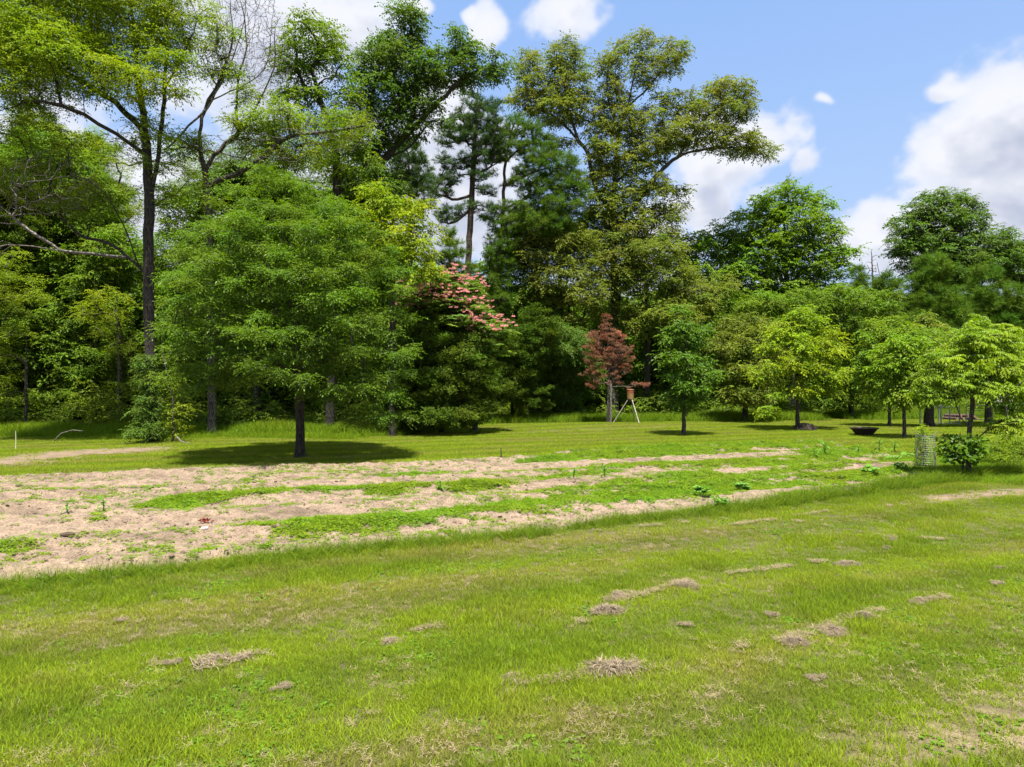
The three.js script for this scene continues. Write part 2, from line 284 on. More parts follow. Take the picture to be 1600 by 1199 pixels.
/* o: base [px, depth]; trunk, limbs, dead: paths of [px, py, metres nearer]; lobes: [px, py, rx, ry in pixels, metres nearer, spacing factor]; or the same in metres with metres: true */
function tree(o) {
  const R = rng(o.seed ?? seedCount++ * 7919), [bx, d] = o.base, X = o.metres ? bx : (bx - CX) * d / F;
  const g = thing(o.name, o.label, o.category ?? 'tree', [X, o.y ?? 0, -d], 0, o.group);
  const loc = o.metres ? q => q : ([px, py, near = 0]) => { const p = at(px, py, d); return [p[0] - X, Math.max(-0.1, p[1]), near]; }, k = o.metres ? 1 : d / F;
  const sk = new Skeleton();
  sk.path([[0, -0.12, 0], ...o.trunk.map(loc)], R, o.wobble ?? 0.05);
  for (const l of o.limbs ?? []) sk.path(l.map(loc), R, 0.08);
  const lobes = o.lobes.map(([px, py, rx, ry, near = 0, f = 1]) => { const p = loc([px, py, near]); return [p[0], p[1], p[2], rx * k, ry * k, Math.max(rx, ry * 0.7) * k * (o.deep ?? 0.9), f]; });
  const pts = lobePoints(lobes, o.spacing ?? 0.95, R);
  sk.grow(pts, R, o.arch ?? 0.12);
  mesh('trunk', sk.wood(o.radius, { flare: o.flare ?? 0.5, min: o.twig ?? 0.011, power: o.power ?? 0.46 }), o.bark ?? M.barkDark, g);
  if (o.dead) { const ds = new Skeleton(); let first = true; for (const l of o.dead) { const q = l.map(loc); ds.path(q, R, 0.05, 0.5); first = false; } const dp = lobePoints((o.deadLobes ?? []).map(([px, py, rx, ry, near = 0]) => { const p = loc([px, py, near]); return [p[0], p[1], p[2], rx * k, ry * k, Math.min(rx, ry) * k, 1]; }), o.deadSpacing ?? 0.5, R); ds.grow(dp, R, 0.1); mesh('dead_limb', ds.wood(o.deadRadius ?? 0.06, { flare: 0, min: 0.0125, power: 0.5 }), M.barkDead, g); }
  const kind = SP[o.spray ?? 'broad'], P = [new Placer(), new Placer()], per = o.per ?? 7, spread = o.spread ?? 0.55, size = o.size ?? 1, vary = o.vary ?? 0.14, tint = o.tint ?? [1, 1, 1];
  for (const p of pts) {
    const cl = 1 + gauss(R) * vary, warm = 1 + gauss(R) * vary;
    for (let q = 0; q < per; q++) {
      const s = size * (0.7 + R() * 0.6), v = cl * (1 + gauss(R) * vary * 0.7);
      P[R() < 0.5 ? 0 : 1].add(p[0] + gauss(R) * spread, Math.max(0.1, p[1] + gauss(R) * spread * (o.squash ?? 0.7)), p[2] + gauss(R) * spread, R() * 6.283, gauss(R) * (o.tilt ?? 0.5), gauss(R) * (o.tilt ?? 0.5), s, s, v * warm * tint[0], v * tint[1], v * tint[2]);
    }
  }
  const mat = o.leaves ?? M.mid;
  if (!o.bare) P.forEach((pl, i) => { if (pl.n) instanced('crown', kind[i], mat, pl, g); });
  g.userData.points = undefined; delete g.userData.points;
  return [g, pts, R];
}

// ------------------------------------------------------------------ the ground
// plan of the garden plot: near edge, far edge (as depth at x)
const NEAR = [[-100, 905], [0, 905], [300, 878], [560, 850], [800, 828], [960, 806], [1180, 786], [1440, 752]].map(p => ground(...p));
const FAR = [[-160, 752], [0, 743], [300, 733], [600, 724], [800, 712], [1000, 700], [1200, 694], [1450, 688]].map(p => ground(...p));
const interp = (list, x) => { if (x <= list[0][0]) return list[0][1] + (x - list[0][0]) * (list[1][1] - list[0][1]) / (list[1][0] - list[0][0]); for (let i = 1; i < list.length; i++) if (x <= list[i][0]) return lerp(list[i - 1][1], list[i][1], (x - list[i - 1][0]) / (list[i][0] - list[i - 1][0])); const n = list.length; return list[n - 1][1] + (x - list[n - 1][0]) * (list[n - 1][1] - list[n - 2][1]) / (list[n - 1][0] - list[n - 2][0]); };
const RIGHT = 15.6;
const plotInside = (x, z) => { const a = -z - -interp(NEAR, x), b = -interp(FAR, x) - -z, w = (fbm(x * 0.9, z * 0.9, 3, 3) - 0.5) * 1.1; return Math.min(a + w * 0.8, b + w, (RIGHT - x) * 0.8); };    // metres inside the plot
const EDGE = [[-60, -44], [-34, -44], [-24, -43], [-13, -43], [-6.6, -44], [-2, -54], [5.4, -57], [29, -60], [51, -66], [90, -70]];       // where the woods begin
const intoWoods = (x, z) => interp(EDGE, x) - z;
const hump = (x, z) => 0.22 * Math.exp(-(((x - 5) / 9) ** 2) - (((z + 47) / 3.5) ** 2));
const height = (x, z) => (fbm(x * 0.12, z * 0.12, 1, 3) - 0.5) * 0.12 + hump(x, z) + (z > -14 ? (fbm(x * 0.9, z * 0.9, 4, 2) - 0.5) * 0.03 : 0);

// how weedy the plot is: rows of weeds and strips of bare sand, laid out along the rows
const rowsOf = list => list.map(([pts, w, s]) => [pts.map(p => ground(...p)), w, s]);
const weedRows = rowsOf([[[[265, 791], [420, 771], [640, 766], [810, 757], [960, 738]], 0.55, 1], [[[330, 776], [430, 769]], 0.5, 0.7], [[[395, 828], [470, 822], [620, 806]], 0.3, 0.6], [[[470, 832], [560, 822], [690, 806], [880, 783], [1030, 774], [1180, 766]], 0.5, 0.9], [[[890, 779], [1030, 773]], 0.6, 1], [[[1050, 772], [1180, 765]], 0.45, 1], [[[850, 724], [1000, 708], [1180, 699], [1440, 692]], 0.9, 1.1], [[[-50, 870], [30, 860]], 0.3, 0.5], [[[40, 768], [140, 765]], 0.4, 0.4], [[[600, 745], [900, 728], [1100, 724]], 0.5, 0.5]]);
const sandStrips = rowsOf([[[[700, 733], [950, 722], [1215, 711]], 0.75, 1], [[[820, 757], [1000, 742], [1110, 735]], 0.6, 1], [[[1130, 742], [1280, 728], [1400, 717]], 0.4, 0.9], [[[1040, 760], [1240, 744], [1410, 727]], 0.3, 0.9], [[[1040, 789], [1180, 776], [1300, 764], [1430, 745]], 0.3, 0.7], [[[800, 832], [960, 805], [1190, 782]], 0.6, 0.9], [[[1180, 705], [1330, 703]], 0.3, 0.8]]);
function along(rows, x, z) { let s = 0; for (const [pts, w, k] of rows) for (let i = 1; i < pts.length; i++) { const [ax, az] = pts[i - 1], [bx, bz] = pts[i], ex = bx - ax, ez = bz - az, t = clamp(((x - ax) * ex + (z - az) * ez) / (ex * ex + ez * ez)), d = Math.hypot(x - ax - ex * t, z - az - ez * t); s = Math.max(s, k * (1 - smooth(w * 0.3, w * 2, d))); } return s; }
function weediness(x, z) { const green = smooth(-1, 5, x + (z + 24) * 0.15), n = fbm(x * 0.9, z * 1.5, 8, 4), base = 0.16 + 0.6 * green, v = Math.max(base, along(weedRows, x, z) * 0.95) - along(sandStrips, x, z) * 0.8 * smooth(-4, 1, x); return clamp(v * (0.35 + 1.3 * n) + (n - 0.5) * 0.35); }
// bare sandy track on the far left, worn strips in the lawn
const bareTracks = rowsOf([[[[-200, 735], [0, 722], [120, 708], [215, 704]], 1.7, 1], [[[1390, 1180], [1560, 1150], [1700, 1120]], 0.35, 0.7], [[[1460, 780], [1600, 768]], 0.45, 0.9], [[[1400, 792], [1500, 776]], 0.3, 0.6], [[[840, 676], [1040, 670]], 0.8, 0.35], [[[430, 717], [560, 714]], 0.8, 0.6], [[[1230, 652], [1330, 655]], 1.2, 0.5]]);
const MOW = 0.36;                                                                                              // the mower's direction
const mowBand = (x, z) => { const t = (-z * Math.cos(MOW) - x * Math.sin(MOW)); return 0.5 + 0.5 * Math.sin(t * 3.1 + fbm(x * 0.25, z * 0.25, 6, 2) * 2.4); };
const dryness = (x, z) => { const s = x * Math.cos(MOW) - z * Math.sin(MOW), t = -z * Math.cos(MOW) - x * Math.sin(MOW); return clamp(smooth(0.5, 0.75, fbm(s * 0.22, t * 1.3, 12, 4)) * 0.7 + smooth(0.55, 0.75, fbm(x * 1.7, z * 1.7, 15, 3)) * 0.35); };
{
  const grid = (a, b, step, far) => { const out = []; for (let x = a; x <= b + 1e-6; x += step) out.push(x); for (let k = 1, s = step; k < 16; k++) { s *= 1.75; out.push(out[out.length - 1] + s); out.unshift(out[0] - s); if (Math.abs(out[0]) > far) break; } return out; };
  const xs = grid(-48, 60, 0.5, 1500), zs = grid(-84, 6, 0.5, 1500), g = new Geo();
  for (const z of zs) for (const x of xs) {
    const inFrame = Math.abs(x) < 60 && z > -84 && z < 6, bare = inFrame ? along(bareTracks, x, z) : 0, woods = inFrame ? smooth(-1, 3, intoWoods(x, z)) : 0, dry = inFrame ? dryness(x, z) : 0.3;
    let c = [lerp(0.105, 0.165, dry), lerp(0.105, 0.132, dry), lerp(0.028, 0.062, dry)];
    c = c.map((v, i) => lerp(lerp(v, [0.27, 0.2, 0.135][i], clamp(bare * 1.1)), [0.13, 0.095, 0.06][i], woods * 0.8));
    g.vert(x, inFrame ? height(x, z) - (plotInside(x, z) > -0.3 ? 0.10 : 0) : -0.02, z, 0, 1, 0, c, x, z);
  }
  const n = xs.length; for (let j = 0; j + 1 < zs.length; j++) for (let i = 0; i + 1 < n; i++) { const a = j * n + i; g.i.push(a, a + n, a + 1, a + 1, a + n, a + n + 1); }
  const geo = g.build(); geo.computeVertexNormals();
  const t = tex(512, (u, v) => { const k = 0.62 + 0.38 * (fbm(u * 32, v * 32, 3, 4, 32) * 0.7 + fbm(u * 6, v * 6, 7, 3, 6) * 0.6 - 0.15); return [k, k * 0.98, k * 0.93]; }, true, 1 / 1.7), b = tex(512, (u, v) => fbm(u * 40, v * 40, 2, 4, 40), false, 1 / 1.7);
  tag(mesh('ground', geo, new THREE.MeshStandardMaterial({ color: lin(1, 1, 1), vertexColors: true, roughness: 1, map: t, bumpMap: b, bumpScale: 0.03 }), scene), 'mown lawn ground around the garden plot and under the woods', 'ground', null, 'structure');
}
// the tilled plot: furrows, clods and footprints in pale sand
const ROW = 0.34, tilled = (x, z) => {
  const t = -z * Math.cos(ROW) - x * Math.sin(ROW), s = x * Math.cos(ROW) - z * Math.sin(ROW), w = fbm(s * 0.3, t * 0.5, 20, 2) * 1.6;
  const ridge = Math.pow(0.5 + 0.5 * Math.sin(t * 3.0 + w), 1.6) * 0.12, clod = Math.pow(fbm(s * 3.2, t * 4.2, 21, 3), 2.2) * 0.075, fine = fbm(x * 9, z * 9, 22, 2) * 0.045, big = fbm(x * 0.8, z * 0.8, 23, 2) * 0.07;
  const lump = smooth(0.64, 0.80, fbm(s * 2.6, t * 4.0, 31, 2)) * 0.045;
  return height(x, z) - 0.09 + ridge + clod + fine + big + lump;
};
{
  const g = new Geo(), step = 0.075, x0 = -22, x1 = 16.4, z0 = -9.5, z1 = -36, nx = Math.round((x1 - x0) / step), nz = Math.round((z0 - z1) / step), id = new Int32Array((nx + 1) * (nz + 1)).fill(-1);
  const vert = (i, j) => { const k = j * (nx + 1) + i; if (id[k] >= 0) return id[k]; const x = x0 + i * step, z = z0 - j * step, ins = plotInside(x, z), h = tilled(x, z), damp = smooth(0.55, 0.72, fbm(x * 0.7, z * 1.6, 40, 4)) * 0.5 + smooth(0.62, 0.7, fbm(x * 3.5, z * 5, 41, 2)) * 0.35, lv = 1 - damp * 0.5; const y = lerp(height(x, z) - 0.14, h, smooth(-0.25, 0.15, ins)); return id[k] = g.vert(x, y, z, 0, 1, 0, [0.262 * lv, 0.189 * lv * (1 - damp * 0.04), 0.125 * lv * (1 - damp * 0.1)], x, z); };
  for (let j = 0; j < nz; j++) for (let i = 0; i < nx; i++) { const x = x0 + (i + 0.5) * step, z = z0 - (j + 0.5) * step; if (Math.abs(x) > -z * 0.78 + 3) continue; if (plotInside(x, z) > -0.28) { const a = vert(i, j), b = vert(i + 1, j), c = vert(i, j + 1), d = vert(i + 1, j + 1); g.i.push(a, b, c, b, d, c); } }
  const geo = g.build(); geo.computeVertexNormals();
  const t = tex(512, (u, v) => { const k = 0.72 + 0.28 * fbm(u * 48, v * 48, 3, 3, 48) + (fbm(u * 8, v * 8, 5, 3, 8) - 0.5) * 0.3; const dark = smooth(0.72, 0.8, fbm(u * 60, v * 60, 9, 2, 60)); return [k * (1 - dark * 0.5), k * (1 - dark * 0.55), k * (1 - dark * 0.6)]; }, true, 1 / 1.3), b = tex(512, (u, v) => fbm(u * 30, v * 30, 2, 5, 30), false, 1 / 1.3);
  tag(mesh('tilled_soil', geo, new THREE.MeshStandardMaterial({ color: lin(1.12, 1.12, 1.12), vertexColors: true, roughness: 1, map: t, bumpMap: b, bumpScale: 0.035 }), scene), 'pale sandy tilled garden plot with furrows and clods', 'soil', null, 'structure');
}
console.log('ground done');

// ------------------------------------------------------------------ grass, weeds and undergrowth
function tuft(seed, n, rad, len, wid, lean, curl = 0.5, segs = 2) {
  const R = rng(seed), g = new Geo();
  for (let k = 0; k < n; k++) {
    const a = R() * 6.283, r = Math.sqrt(R()) * rad, x = Math.cos(a) * r, z = Math.sin(a) * r, L = len * (0.55 + R() * 0.75), b = R() * 6.283, lx = Math.cos(b), lz = Math.sin(b), ln = lean * (0.3 + R()), w = wid * (0.7 + R() * 0.6) / 2, f = R() * 6.283, sx = Math.cos(f) * w, sz = Math.sin(f) * w, s = 0.7 + R() * 0.6, dry = R() < 0.12 ? 1 : 0, c = dry ? [s * 1.5, s * 1.05, s * 1.9] : [s * (0.88 + R() * 0.3), s, s * 0.9];
    let prev = null;
    for (let q = 0; q <= segs; q++) {
      const t = q / segs, o = L * ln * (t + curl * t * t), y = L * t * (1 - ln * curl * 0.5 * t), ww = 1 - t * 0.85, px = x + lx * o, pz = z + lz * o, nx = -lx * 0.6, ny = 0.8, nz = -lz * 0.6;
      if (q === segs) { const e = g.vert(px, y, pz, nx, ny, nz, c); g.i.push(prev[0], prev[1], e); }
      else { const row = [g.vert(px - sx * ww, y, pz - sz * ww, nx, ny, nz, c), g.vert(px + sx * ww, y, pz + sz * ww, nx, ny, nz, c)]; if (prev) g.i.push(prev[0], prev[1], row[0], prev[1], row[1], row[0]); prev = row; }
    }
  }
  const out = g.build(); out.computeVertexNormals(); return out;
}
{
  const R = rng(4242), nearA = new Placer(1 << 17), far = new Placer(1 << 17), edge = new Placer(1 << 14), weeds = new Placer(1 << 15), tall = new Placer(1 << 14);
  const scatter = (d0, d1, density, fn) => { for (let d = d0; d < d1; d += 1) { const half = d * 0.79 + 2.2, n = Math.round(density(d + 0.5) * half * 2); for (let k = 0; k < n; k++) fn((R() * 2 - 1) * half, -(d + R())); } };
  const shadeOf = (x, z) => { const dry = dryness(x, z), m = mowBand(x, z), n = fbm(x * 2.2, z * 2.2, 50, 2), k = 0.78 + 0.3 * n + 0.22 * m; return [k * lerp(0.96, 1.12, dry) * (0.94 + 0.1 * m), k * lerp(1.04, 0.9, dry), k * lerp(0.9, 4.5, dry)]; };
  scatter(4, 24, d => d < 8 ? 1050 : d < 12 ? 640 : 340, (x, z) => {
    if (plotInside(x, z) > -0.25) return; if (-z > -interp(NEAR, x) && x < RIGHT) return; const bare = along(bareTracks, x, z), brown = smooth(3.6, 5.2, x) * smooth(-7.6, -6.2, z) ;
    if (R() < bare || R() < brown * 0.45 * smooth(0.3, 0.6, fbm(x * 2, z * 2, 61, 3) + 0.1)) return; if (R() < 0.55 * smooth(0.48, 0.68, fbm(x * 4.5, z * 4.5, 60, 3))) return;
    const c = shadeOf(x, z), lush = smooth(0.5, 0.7, fbm(x * 0.7, z * 0.7, 55, 2)), s = 0.75 + R() * 0.45 + lush * 0.25, v = 0.88 + R() * 0.28;
    nearA.add(x, height(x, z) - 0.005, z, R() * 6.283, gauss(R) * 0.18, gauss(R) * 0.18, s, s * (0.8 + lush * 0.35), c[0] * v, c[1] * v, c[2] * v);
  });
  scatter(19, 62, d => d < 34 ? 90 : d < 48 ? 60 : 36, (x, z) => {
    if (plotInside(x, z) > -0.1) return; if (-z < -interp(NEAR, x)) { if (-z < 24) return; } const w = intoWoods(x, z); if (w > 2.5 * R()) return; if (R() < along(bareTracks, x, z) * 0.97) return;
    const c = shadeOf(x, z), v = 0.88 + R() * 0.28, s = 0.8 + R() * 0.5, dry = dryness(x, z); if (R() < dry * 0.45) return;
    far.add(x, height(x, z) - 0.01, z, R() * 6.283, 0, 0, s, s * 0.8, c[0] * v, c[1] * v, c[2] * v);
  });
  // taller fringe along the near edge of the plot and round its right end
  for (let k = 0; k < 15000; k++) {
    const x = -15 + R() * 35, off = gauss(R) * 0.42 - 0.25, z = interp(NEAR, x) - off * 1 + 0.35; if (Math.abs(x) > -z * 0.79 + 2) continue; if (R() > 0.75 + 0.25 * smooth(0, 9, x) || R() > 0.25 + 1.6 * (fbm(x * 0.8, z * 0.8, 71, 3) - 0.25)) continue;
    const s = (0.38 + Math.pow(R(), 2.2) * 0.9) * (0.9 + 0.45 * smooth(2, 11, x)), v = 0.6 + R() * 0.35; edge.add(x, height(x, z) - 0.01, z, R() * 6.283, gauss(R) * 0.15, gauss(R) * 0.15, s, s, v * 0.9 * (0.9 + R() * 0.3), v * 0.85, v * 0.9);
  }
  for (let k = 0; k < 9000; k++) { const [x, z] = [14 + R() * 12, -(20 + R() * 7)]; if (R() > smooth(0.25, 0.55, fbm(x * 0.5, z * 0.5, 72, 2))) continue; const s = 0.5 + R() * 0.6, v = 0.75 + R() * 0.4; edge.add(x, height(x, z) - 0.01, z, R() * 6.283, 0, 0, s, s, v * 0.95, v * 0.9, v * 0.8); }
  // weeds in the plot
  for (let k = 0; k < 330000; k++) {
    const x = -22 + R() * 38.5, z = -(10 + R() * 25); if (Math.abs(x) > -z * 0.79 + 2 || plotInside(x, z) < 0) continue; const w = weediness(x, z); if (R() > w * w * 1.1 * (0.4 + 1.2 * smooth(0.35, 0.65, fbm(x * 2.6, z * 3.4, 78, 3))) + 0.03 * smooth(0.4, 0.6, fbm(x * 0.5, z * 0.9, 79, 2))) continue;
    const s = 0.55 + R() * 0.6 + w * 0.3, v = 0.75 + R() * 0.4, y = 0.9 + fbm(x * 0.6, z * 0.6, 73, 2) * 0.5; weeds.add(x, tilled(x, z) - 0.012, z, R() * 6.283, gauss(R) * 0.2, gauss(R) * 0.2, s, s * (0.7 + 0.5 * w), v * y * 0.95, v, v * 0.8);
  }
  // tall grass and weeds where the woods begin
  for (let k = 0; k < 42000; k++) {
    const x = -36 + R() * 90, e = interp(EDGE, x), z = e + 1.8 + gauss(R) * 2.6; if (Math.abs(x) > -z * 0.79 + 3) continue; const f = fbm(x * 0.35, z * 0.35, 74, 3); if (f < 0.36) continue; if (R() < along(bareTracks, x, z)) continue;
    const s = (0.8 + R() * 0.9) * (0.5 + f), v = 0.7 + R() * 0.4; tall.add(x, height(x, z) - 0.02, z, R() * 6.283, gauss(R) * 0.1, gauss(R) * 0.1, s, s, v * (0.8 + f * 0.55), v * 0.95, v * 0.75);
  }
  {
    const crumbs = new Placer(1 << 14), g = new THREE.IcosahedronGeometry(0.02, 0);
    for (let k = 0; k < 30000; k++) { const z = -(10 + Math.pow(R(), 1.4) * 25), x = -22 + R() * 38.5; if (Math.abs(x) > -z * 0.79 + 2 || plotInside(x, z) < -0.1) continue; const f = fbm(x * 1.1, z * 2.2, 77, 3); if (R() > (f - 0.3) * 2.2) continue; const s = 0.35 + Math.pow(R(), 5) * 1.5, v = 0.5 + R() * 0.8; crumbs.add(x, tilled(x, z) + 0.004, z, R() * 6.28, gauss(R), gauss(R), s * (1 + R()), s * 0.7, 0.15 * v, 0.105 * v, 0.07 * v); }
    tag(instanced('soil_crumbs', g, new THREE.MeshStandardMaterial({ roughness: 1 }), crumbs, scene), 'small brown crumbs of earth and litter strewn over the sandy plot', 'crumbs', null, 'stuff');
  }
  {
    const rosette = new Placer(1 << 12), stalk = new Placer(1 << 12);
    for (let k = 0; k < 9000; k++) { const z = -(4.3 + Math.pow(R(), 1.3) * 15), x = (R() * 2 - 1) * (-z * 0.79 + 1.5); if (plotInside(x, z) > -0.5 || -z > -interp(NEAR, x)) continue; const f = fbm(x * 0.9, z * 0.9, 90, 3), v = 0.75 + R() * 0.4; if (f > 0.52 && R() < (f - 0.45) * 3) rosette.add(x, height(x, z) + 0.015, z, R() * 6.28, gauss(R) * 0.2, gauss(R) * 0.2, 0.6 + R() * 0.7, 0.6 + R() * 0.6, v * 0.8, v * 0.85, v * 1.4); else if (R() < 0.16) stalk.add(x, height(x, z), z, R() * 6.28, gauss(R) * 0.3, gauss(R) * 0.3, 0.7 + R() * 0.6, 0.7 + R() * 0.6, v * 1.15, v * 1.05, v * 2.2); }
    tag(instanced('lawn_weeds', sprayBroad(33, 14, 0.06, 0.045, 0.7, 0.25, 0.9), M.weed, rosette, scene), 'small broad leaved weeds dotted through the foreground lawn', 'weeds', null, 'stuff');
    tag(instanced('grass_stalks', tuft(34, 4, 0.03, 0.17, 0.005, 0.5, 0.9, 3), M.grass, stalk, scene), 'longer pale grass stalks missed by the mower in the lawn', 'grass', null, 'stuff');
  }
  // unmown grass before the left of the woods
  for (let k = 0; k < 26000; k++) {
    const x = -36 + R() * 30, z = -(33.5 + R() * 11); if (Math.abs(x) > -z * 0.79 + 3 || intoWoods(x, z) > 1.5) continue; const f = fbm(x * 0.3, z * 0.45, 75, 3), g = smooth(0.34, 0.6, f + (-z - 37) * 0.05); if (R() > g || R() < along(bareTracks, x, z) * 1.3) continue;
    const s = (0.35 + R() * 0.6) * (0.45 + g * 0.6), v = 0.75 + R() * 0.4; tall.add(x, height(x, z) - 0.02, z, R() * 6.283, gauss(R) * 0.15, gauss(R) * 0.15, s, s, v * (0.95 + f * 0.5), v, v * 0.8);
  }
  console.log('tufts', nearA.n, far.n, edge.n, weeds.n, tall.n);
  const put = (name, geo, mat, list, label) => tag(instanced(name, geo, mat, list, scene), label, name.includes('weed') ? 'weeds' : 'grass', null, 'stuff');
  put('lawn_grass', tuft(1, 15, 0.055, 0.07, 0.0055, 0.42, 0.7), M.grass, nearA, 'short mown yellow green lawn grass in the foreground');
  put('meadow_grass', tuft(2, 34, 0.19, 0.085, 0.012, 0.5, 0.6), M.grass, far, 'mown grass strip between the garden plot and the woods');
  put('fringe_grass', tuft(3, 12, 0.07, 0.27, 0.009, 0.55, 0.9, 3), M.weed, edge, 'taller dark green grass fringe along the edge of the garden plot');
  put('garden_weeds', (() => { const a = tuft(4, 14, 0.07, 0.09, 0.011, 0.9, 0.7), b = sprayBroad(30, 12, 0.07, 0.05, 0.55, 0.3, 0.7); b.translate(0, 0.04, 0); return mergeGeometries([a, b]); })(), M.weed, weeds, 'bright green weeds growing in rows across the garden plot');
  put('tall_grass', tuft(5, 16, 0.16, 0.42, 0.016, 0.4, 0.9, 3), M.weed, tall, 'tall green grass along the edge of the woods');
}
console.log('grass done');

// ------------------------------------------------------------------ the big trees, left to right
const T = {};
T.waterOak = tree({
  name: 'water_oak', label: 'tall airy light green oak with twin dark trunks at the left edge of the woods', base: [238, 35], radius: 0.26, bark: M.barkDark, spray: 'oak', leaves: M.bright, size: 1.25, per: 7, spread: 0.5, spacing: 0.85,
  trunk: [[236, 600], [231, 430], [232, 300], [224, 190], [214, 110], [205, 20], [200, -60]],
  limbs: [[[240, 330], [250, 220], [257, 140], [262, 50], [270, -40]], [[228, 420], [205, 405], [170, 380], [130, 370], [95, 340]], [[225, 210], [195, 175], [150, 140], [80, 110, 1], [20, 100, 2]], [[215, 120], [170, 80], [110, 40], [60, 10]], [[222, 420], [205, 350, 1], [190, 310, 2], [150, 290, 2]], [[257, 140], [290, 80], [305, 40]], [[226, 250], [160, 200, 2], [110, 190, 2.5], [40, 200, 2]]],
  lobes: [[110, 60, 85, 60, 1], [40, 110, 70, 60, 2], [140, 125, 70, 45, 2], [200, 20, 80, 60], [205, 95, 55, 40, 1], [60, 10, 80, 50], [20, 40, 50, 70, -1], [255, 70, 45, 60], [270, 130, 40, 40, 1], [230, 155, 60, 25, 2], [90, 165, 60, 25, 2], [30, 215, 60, 25, 2, 1.3], [95, 240, 50, 30, 1, 1.3], [235, 225, 45, 40, 0, 1.3], [260, 290, 35, 50, -1, 1.4], [150, -50, 150, 40, 0, 1.2], [290, 20, 40, 40, 0, 1.2], [60, 290, 70, 40, 0, 1.4], [130, 320, 50, 30, 0, 1.4]],
  dead: [[[205, 405, 0.5], [140, 403, 1.5], [75, 398, 2.5], [20, 412, 3], [-30, 420, 3]], [[75, 398, 2.5], [50, 410, 3], [0, 430, 3.5]], [[110, 385, 1], [70, 360, 2], [30, 310, 2.5], [0, 265, 3]]], deadLobes: [[40, 405, 50, 20, 3], [40, 330, 40, 40, 2], [110, 300, 70, 50, 1.5]], deadRadius: 0.08, deadSpacing: 0.36,
});
tree({ name: 'trunk_vine', label: 'dark leafy vine wrapping the foot of the twin trunked oak', category: 'vine', base: [234, 34.6], radius: 0.05, spray: 'broad', leaves: M.dark, per: 5, size: 0.6, spread: 0.2, spacing: 0.45, trunk: [[232, 640], [231, 590]], lobes: [[232, 600, 15, 26], [236, 640, 18, 24, 0.4], [240, 672, 24, 16, 0.8], [226, 570, 9, 20]] });
T.deadTop = tree({
  name: 'dying_oak', label: 'half bare oak with grey dead top behind the young oak', base: [330, 39], radius: 0.22, bark: M.barkGrey, spray: 'oak', leaves: M.bright, size: 1.3, per: 9, spread: 0.45, spacing: 0.85,
  trunk: [[330, 560], [326, 400], [324, 300], [320, 265]],
  limbs: [[[320, 265], [345, 232], [375, 205], [400, 165], [425, 110], [430, 40]], [[320, 265], [312, 215], [318, 175], [345, 120], [362, 60], [360, 0]], [[330, 290], [400, 255], [450, 215], [520, 205], [600, 190]], [[375, 205], [370, 140], [385, 60], [375, 0]], [[320, 240], [270, 220, 1], [235, 200, 1.5], [180, 160, 2]]],
  lobes: [[348, 50, 26, 20], [330, 100, 20, 25], [400, 200, 40, 25], [440, 185, 35, 25], [300, 230, 25, 20], [385, 150, 16, 14], [480, 240, 40, 20, 0, 1.2], [540, 200, 40, 20, 0, 1.3], [350, 110, 22, 22]],
  dead: [[[318, 175], [350, 120], [380, 40], [385, -40]], [[370, 190], [410, 110], [425, 30], [430, -30]], [[340, 140], [310, 80], [290, 20]], [[324, 300, 0.5], [250, 250, 1], [190, 225, 2]]], deadLobes: [[385, 50, 60, 80], [420, 90, 40, 60], [310, 60, 40, 60], [340, 250, 70, 30, 1], [440, 240, 70, 30, 1], [230, 240, 60, 30, 1.5], [540, 210, 60, 40, 1]], deadRadius: 0.1, deadSpacing: 0.38,
});
T.midOak = tree({
  name: 'forest_oak', label: 'slender oak with rounded leafy top right of the bare grey branches', base: [515, 42], radius: 0.26, spray: 'broad', leaves: M.mid, per: 7,
  trunk: [[520, 500], [527, 330], [522, 230], [505, 170], [490, 120]], limbs: [[[522, 230], [560, 180], [565, 130]], [[505, 170], [470, 120], [460, 70]]],
  lobes: [[490, 60, 42, 36], [460, 100, 30, 30], [520, 90, 24, 30], [470, 150, 34, 20], [540, 170, 30, 40], [500, 200, 40, 25, 0, 1.2], [430, 240, 50, 25, 0, 1.3], [545, 260, 40, 40, 0, 1.2]], tint: [1.05, 1, 0.9],
});
T.tallDark = tree({
  name: 'leaning_oak', label: 'tall dark green oak leaning right with a long limb against the sky', base: [568, 46], radius: 0.34, bark: M.barkDark, spray: 'broad', leaves: M.dark, per: 7, size: 1.05, spread: 0.45, spacing: 0.9,
  trunk: [[570, 480], [570, 330], [585, 270], [612, 235], [640, 195], [650, 140], [645, 80], [640, 20]],
  limbs: [[[612, 235], [665, 180], [705, 140], [735, 115], [775, 105]], [[570, 300], [563, 230], [575, 170], [590, 110]], [[640, 195], [620, 140], [610, 90]], [[600, 250], [640, 230], [660, 205]]],
  lobes: [[640, 32, 26, 26], [620, 48, 22, 12], [635, 72, 30, 18], [610, 100, 50, 30], [660, 112, 44, 34], [600, 150, 44, 36], [655, 155, 36, 30], [720, 75, 30, 26], [715, 110, 36, 24], [752, 105, 22, 20], [778, 110, 22, 26], [690, 105, 26, 30], [575, 215, 34, 50], [560, 280, 32, 40], [625, 190, 40, 30], [660, 190, 24, 22, 0, 1.2], [600, 290, 34, 30, 0.5], [575, 110, 26, 24], [690, 190, 18, 16, 0, 1.2], [590, 70, 16, 12]],
});
T.shadedPine = tree({ name: 'pine_tree', label: 'shaded pine crown tucked behind the leaning dark oak', category: 'pine tree', base: [640, 52], radius: 0.2, bark: M.barkPine, spray: 'pine', leaves: M.pine, size: 1.5, per: 6, trunk: [[640, 480], [640, 330], [638, 240]], lobes: [[640, 265, 30, 18], [625, 290, 36, 18], [655, 285, 24, 14], [610, 320, 40, 20], [650, 320, 30, 20], [635, 240, 20, 14]], spacing: 0.8 });
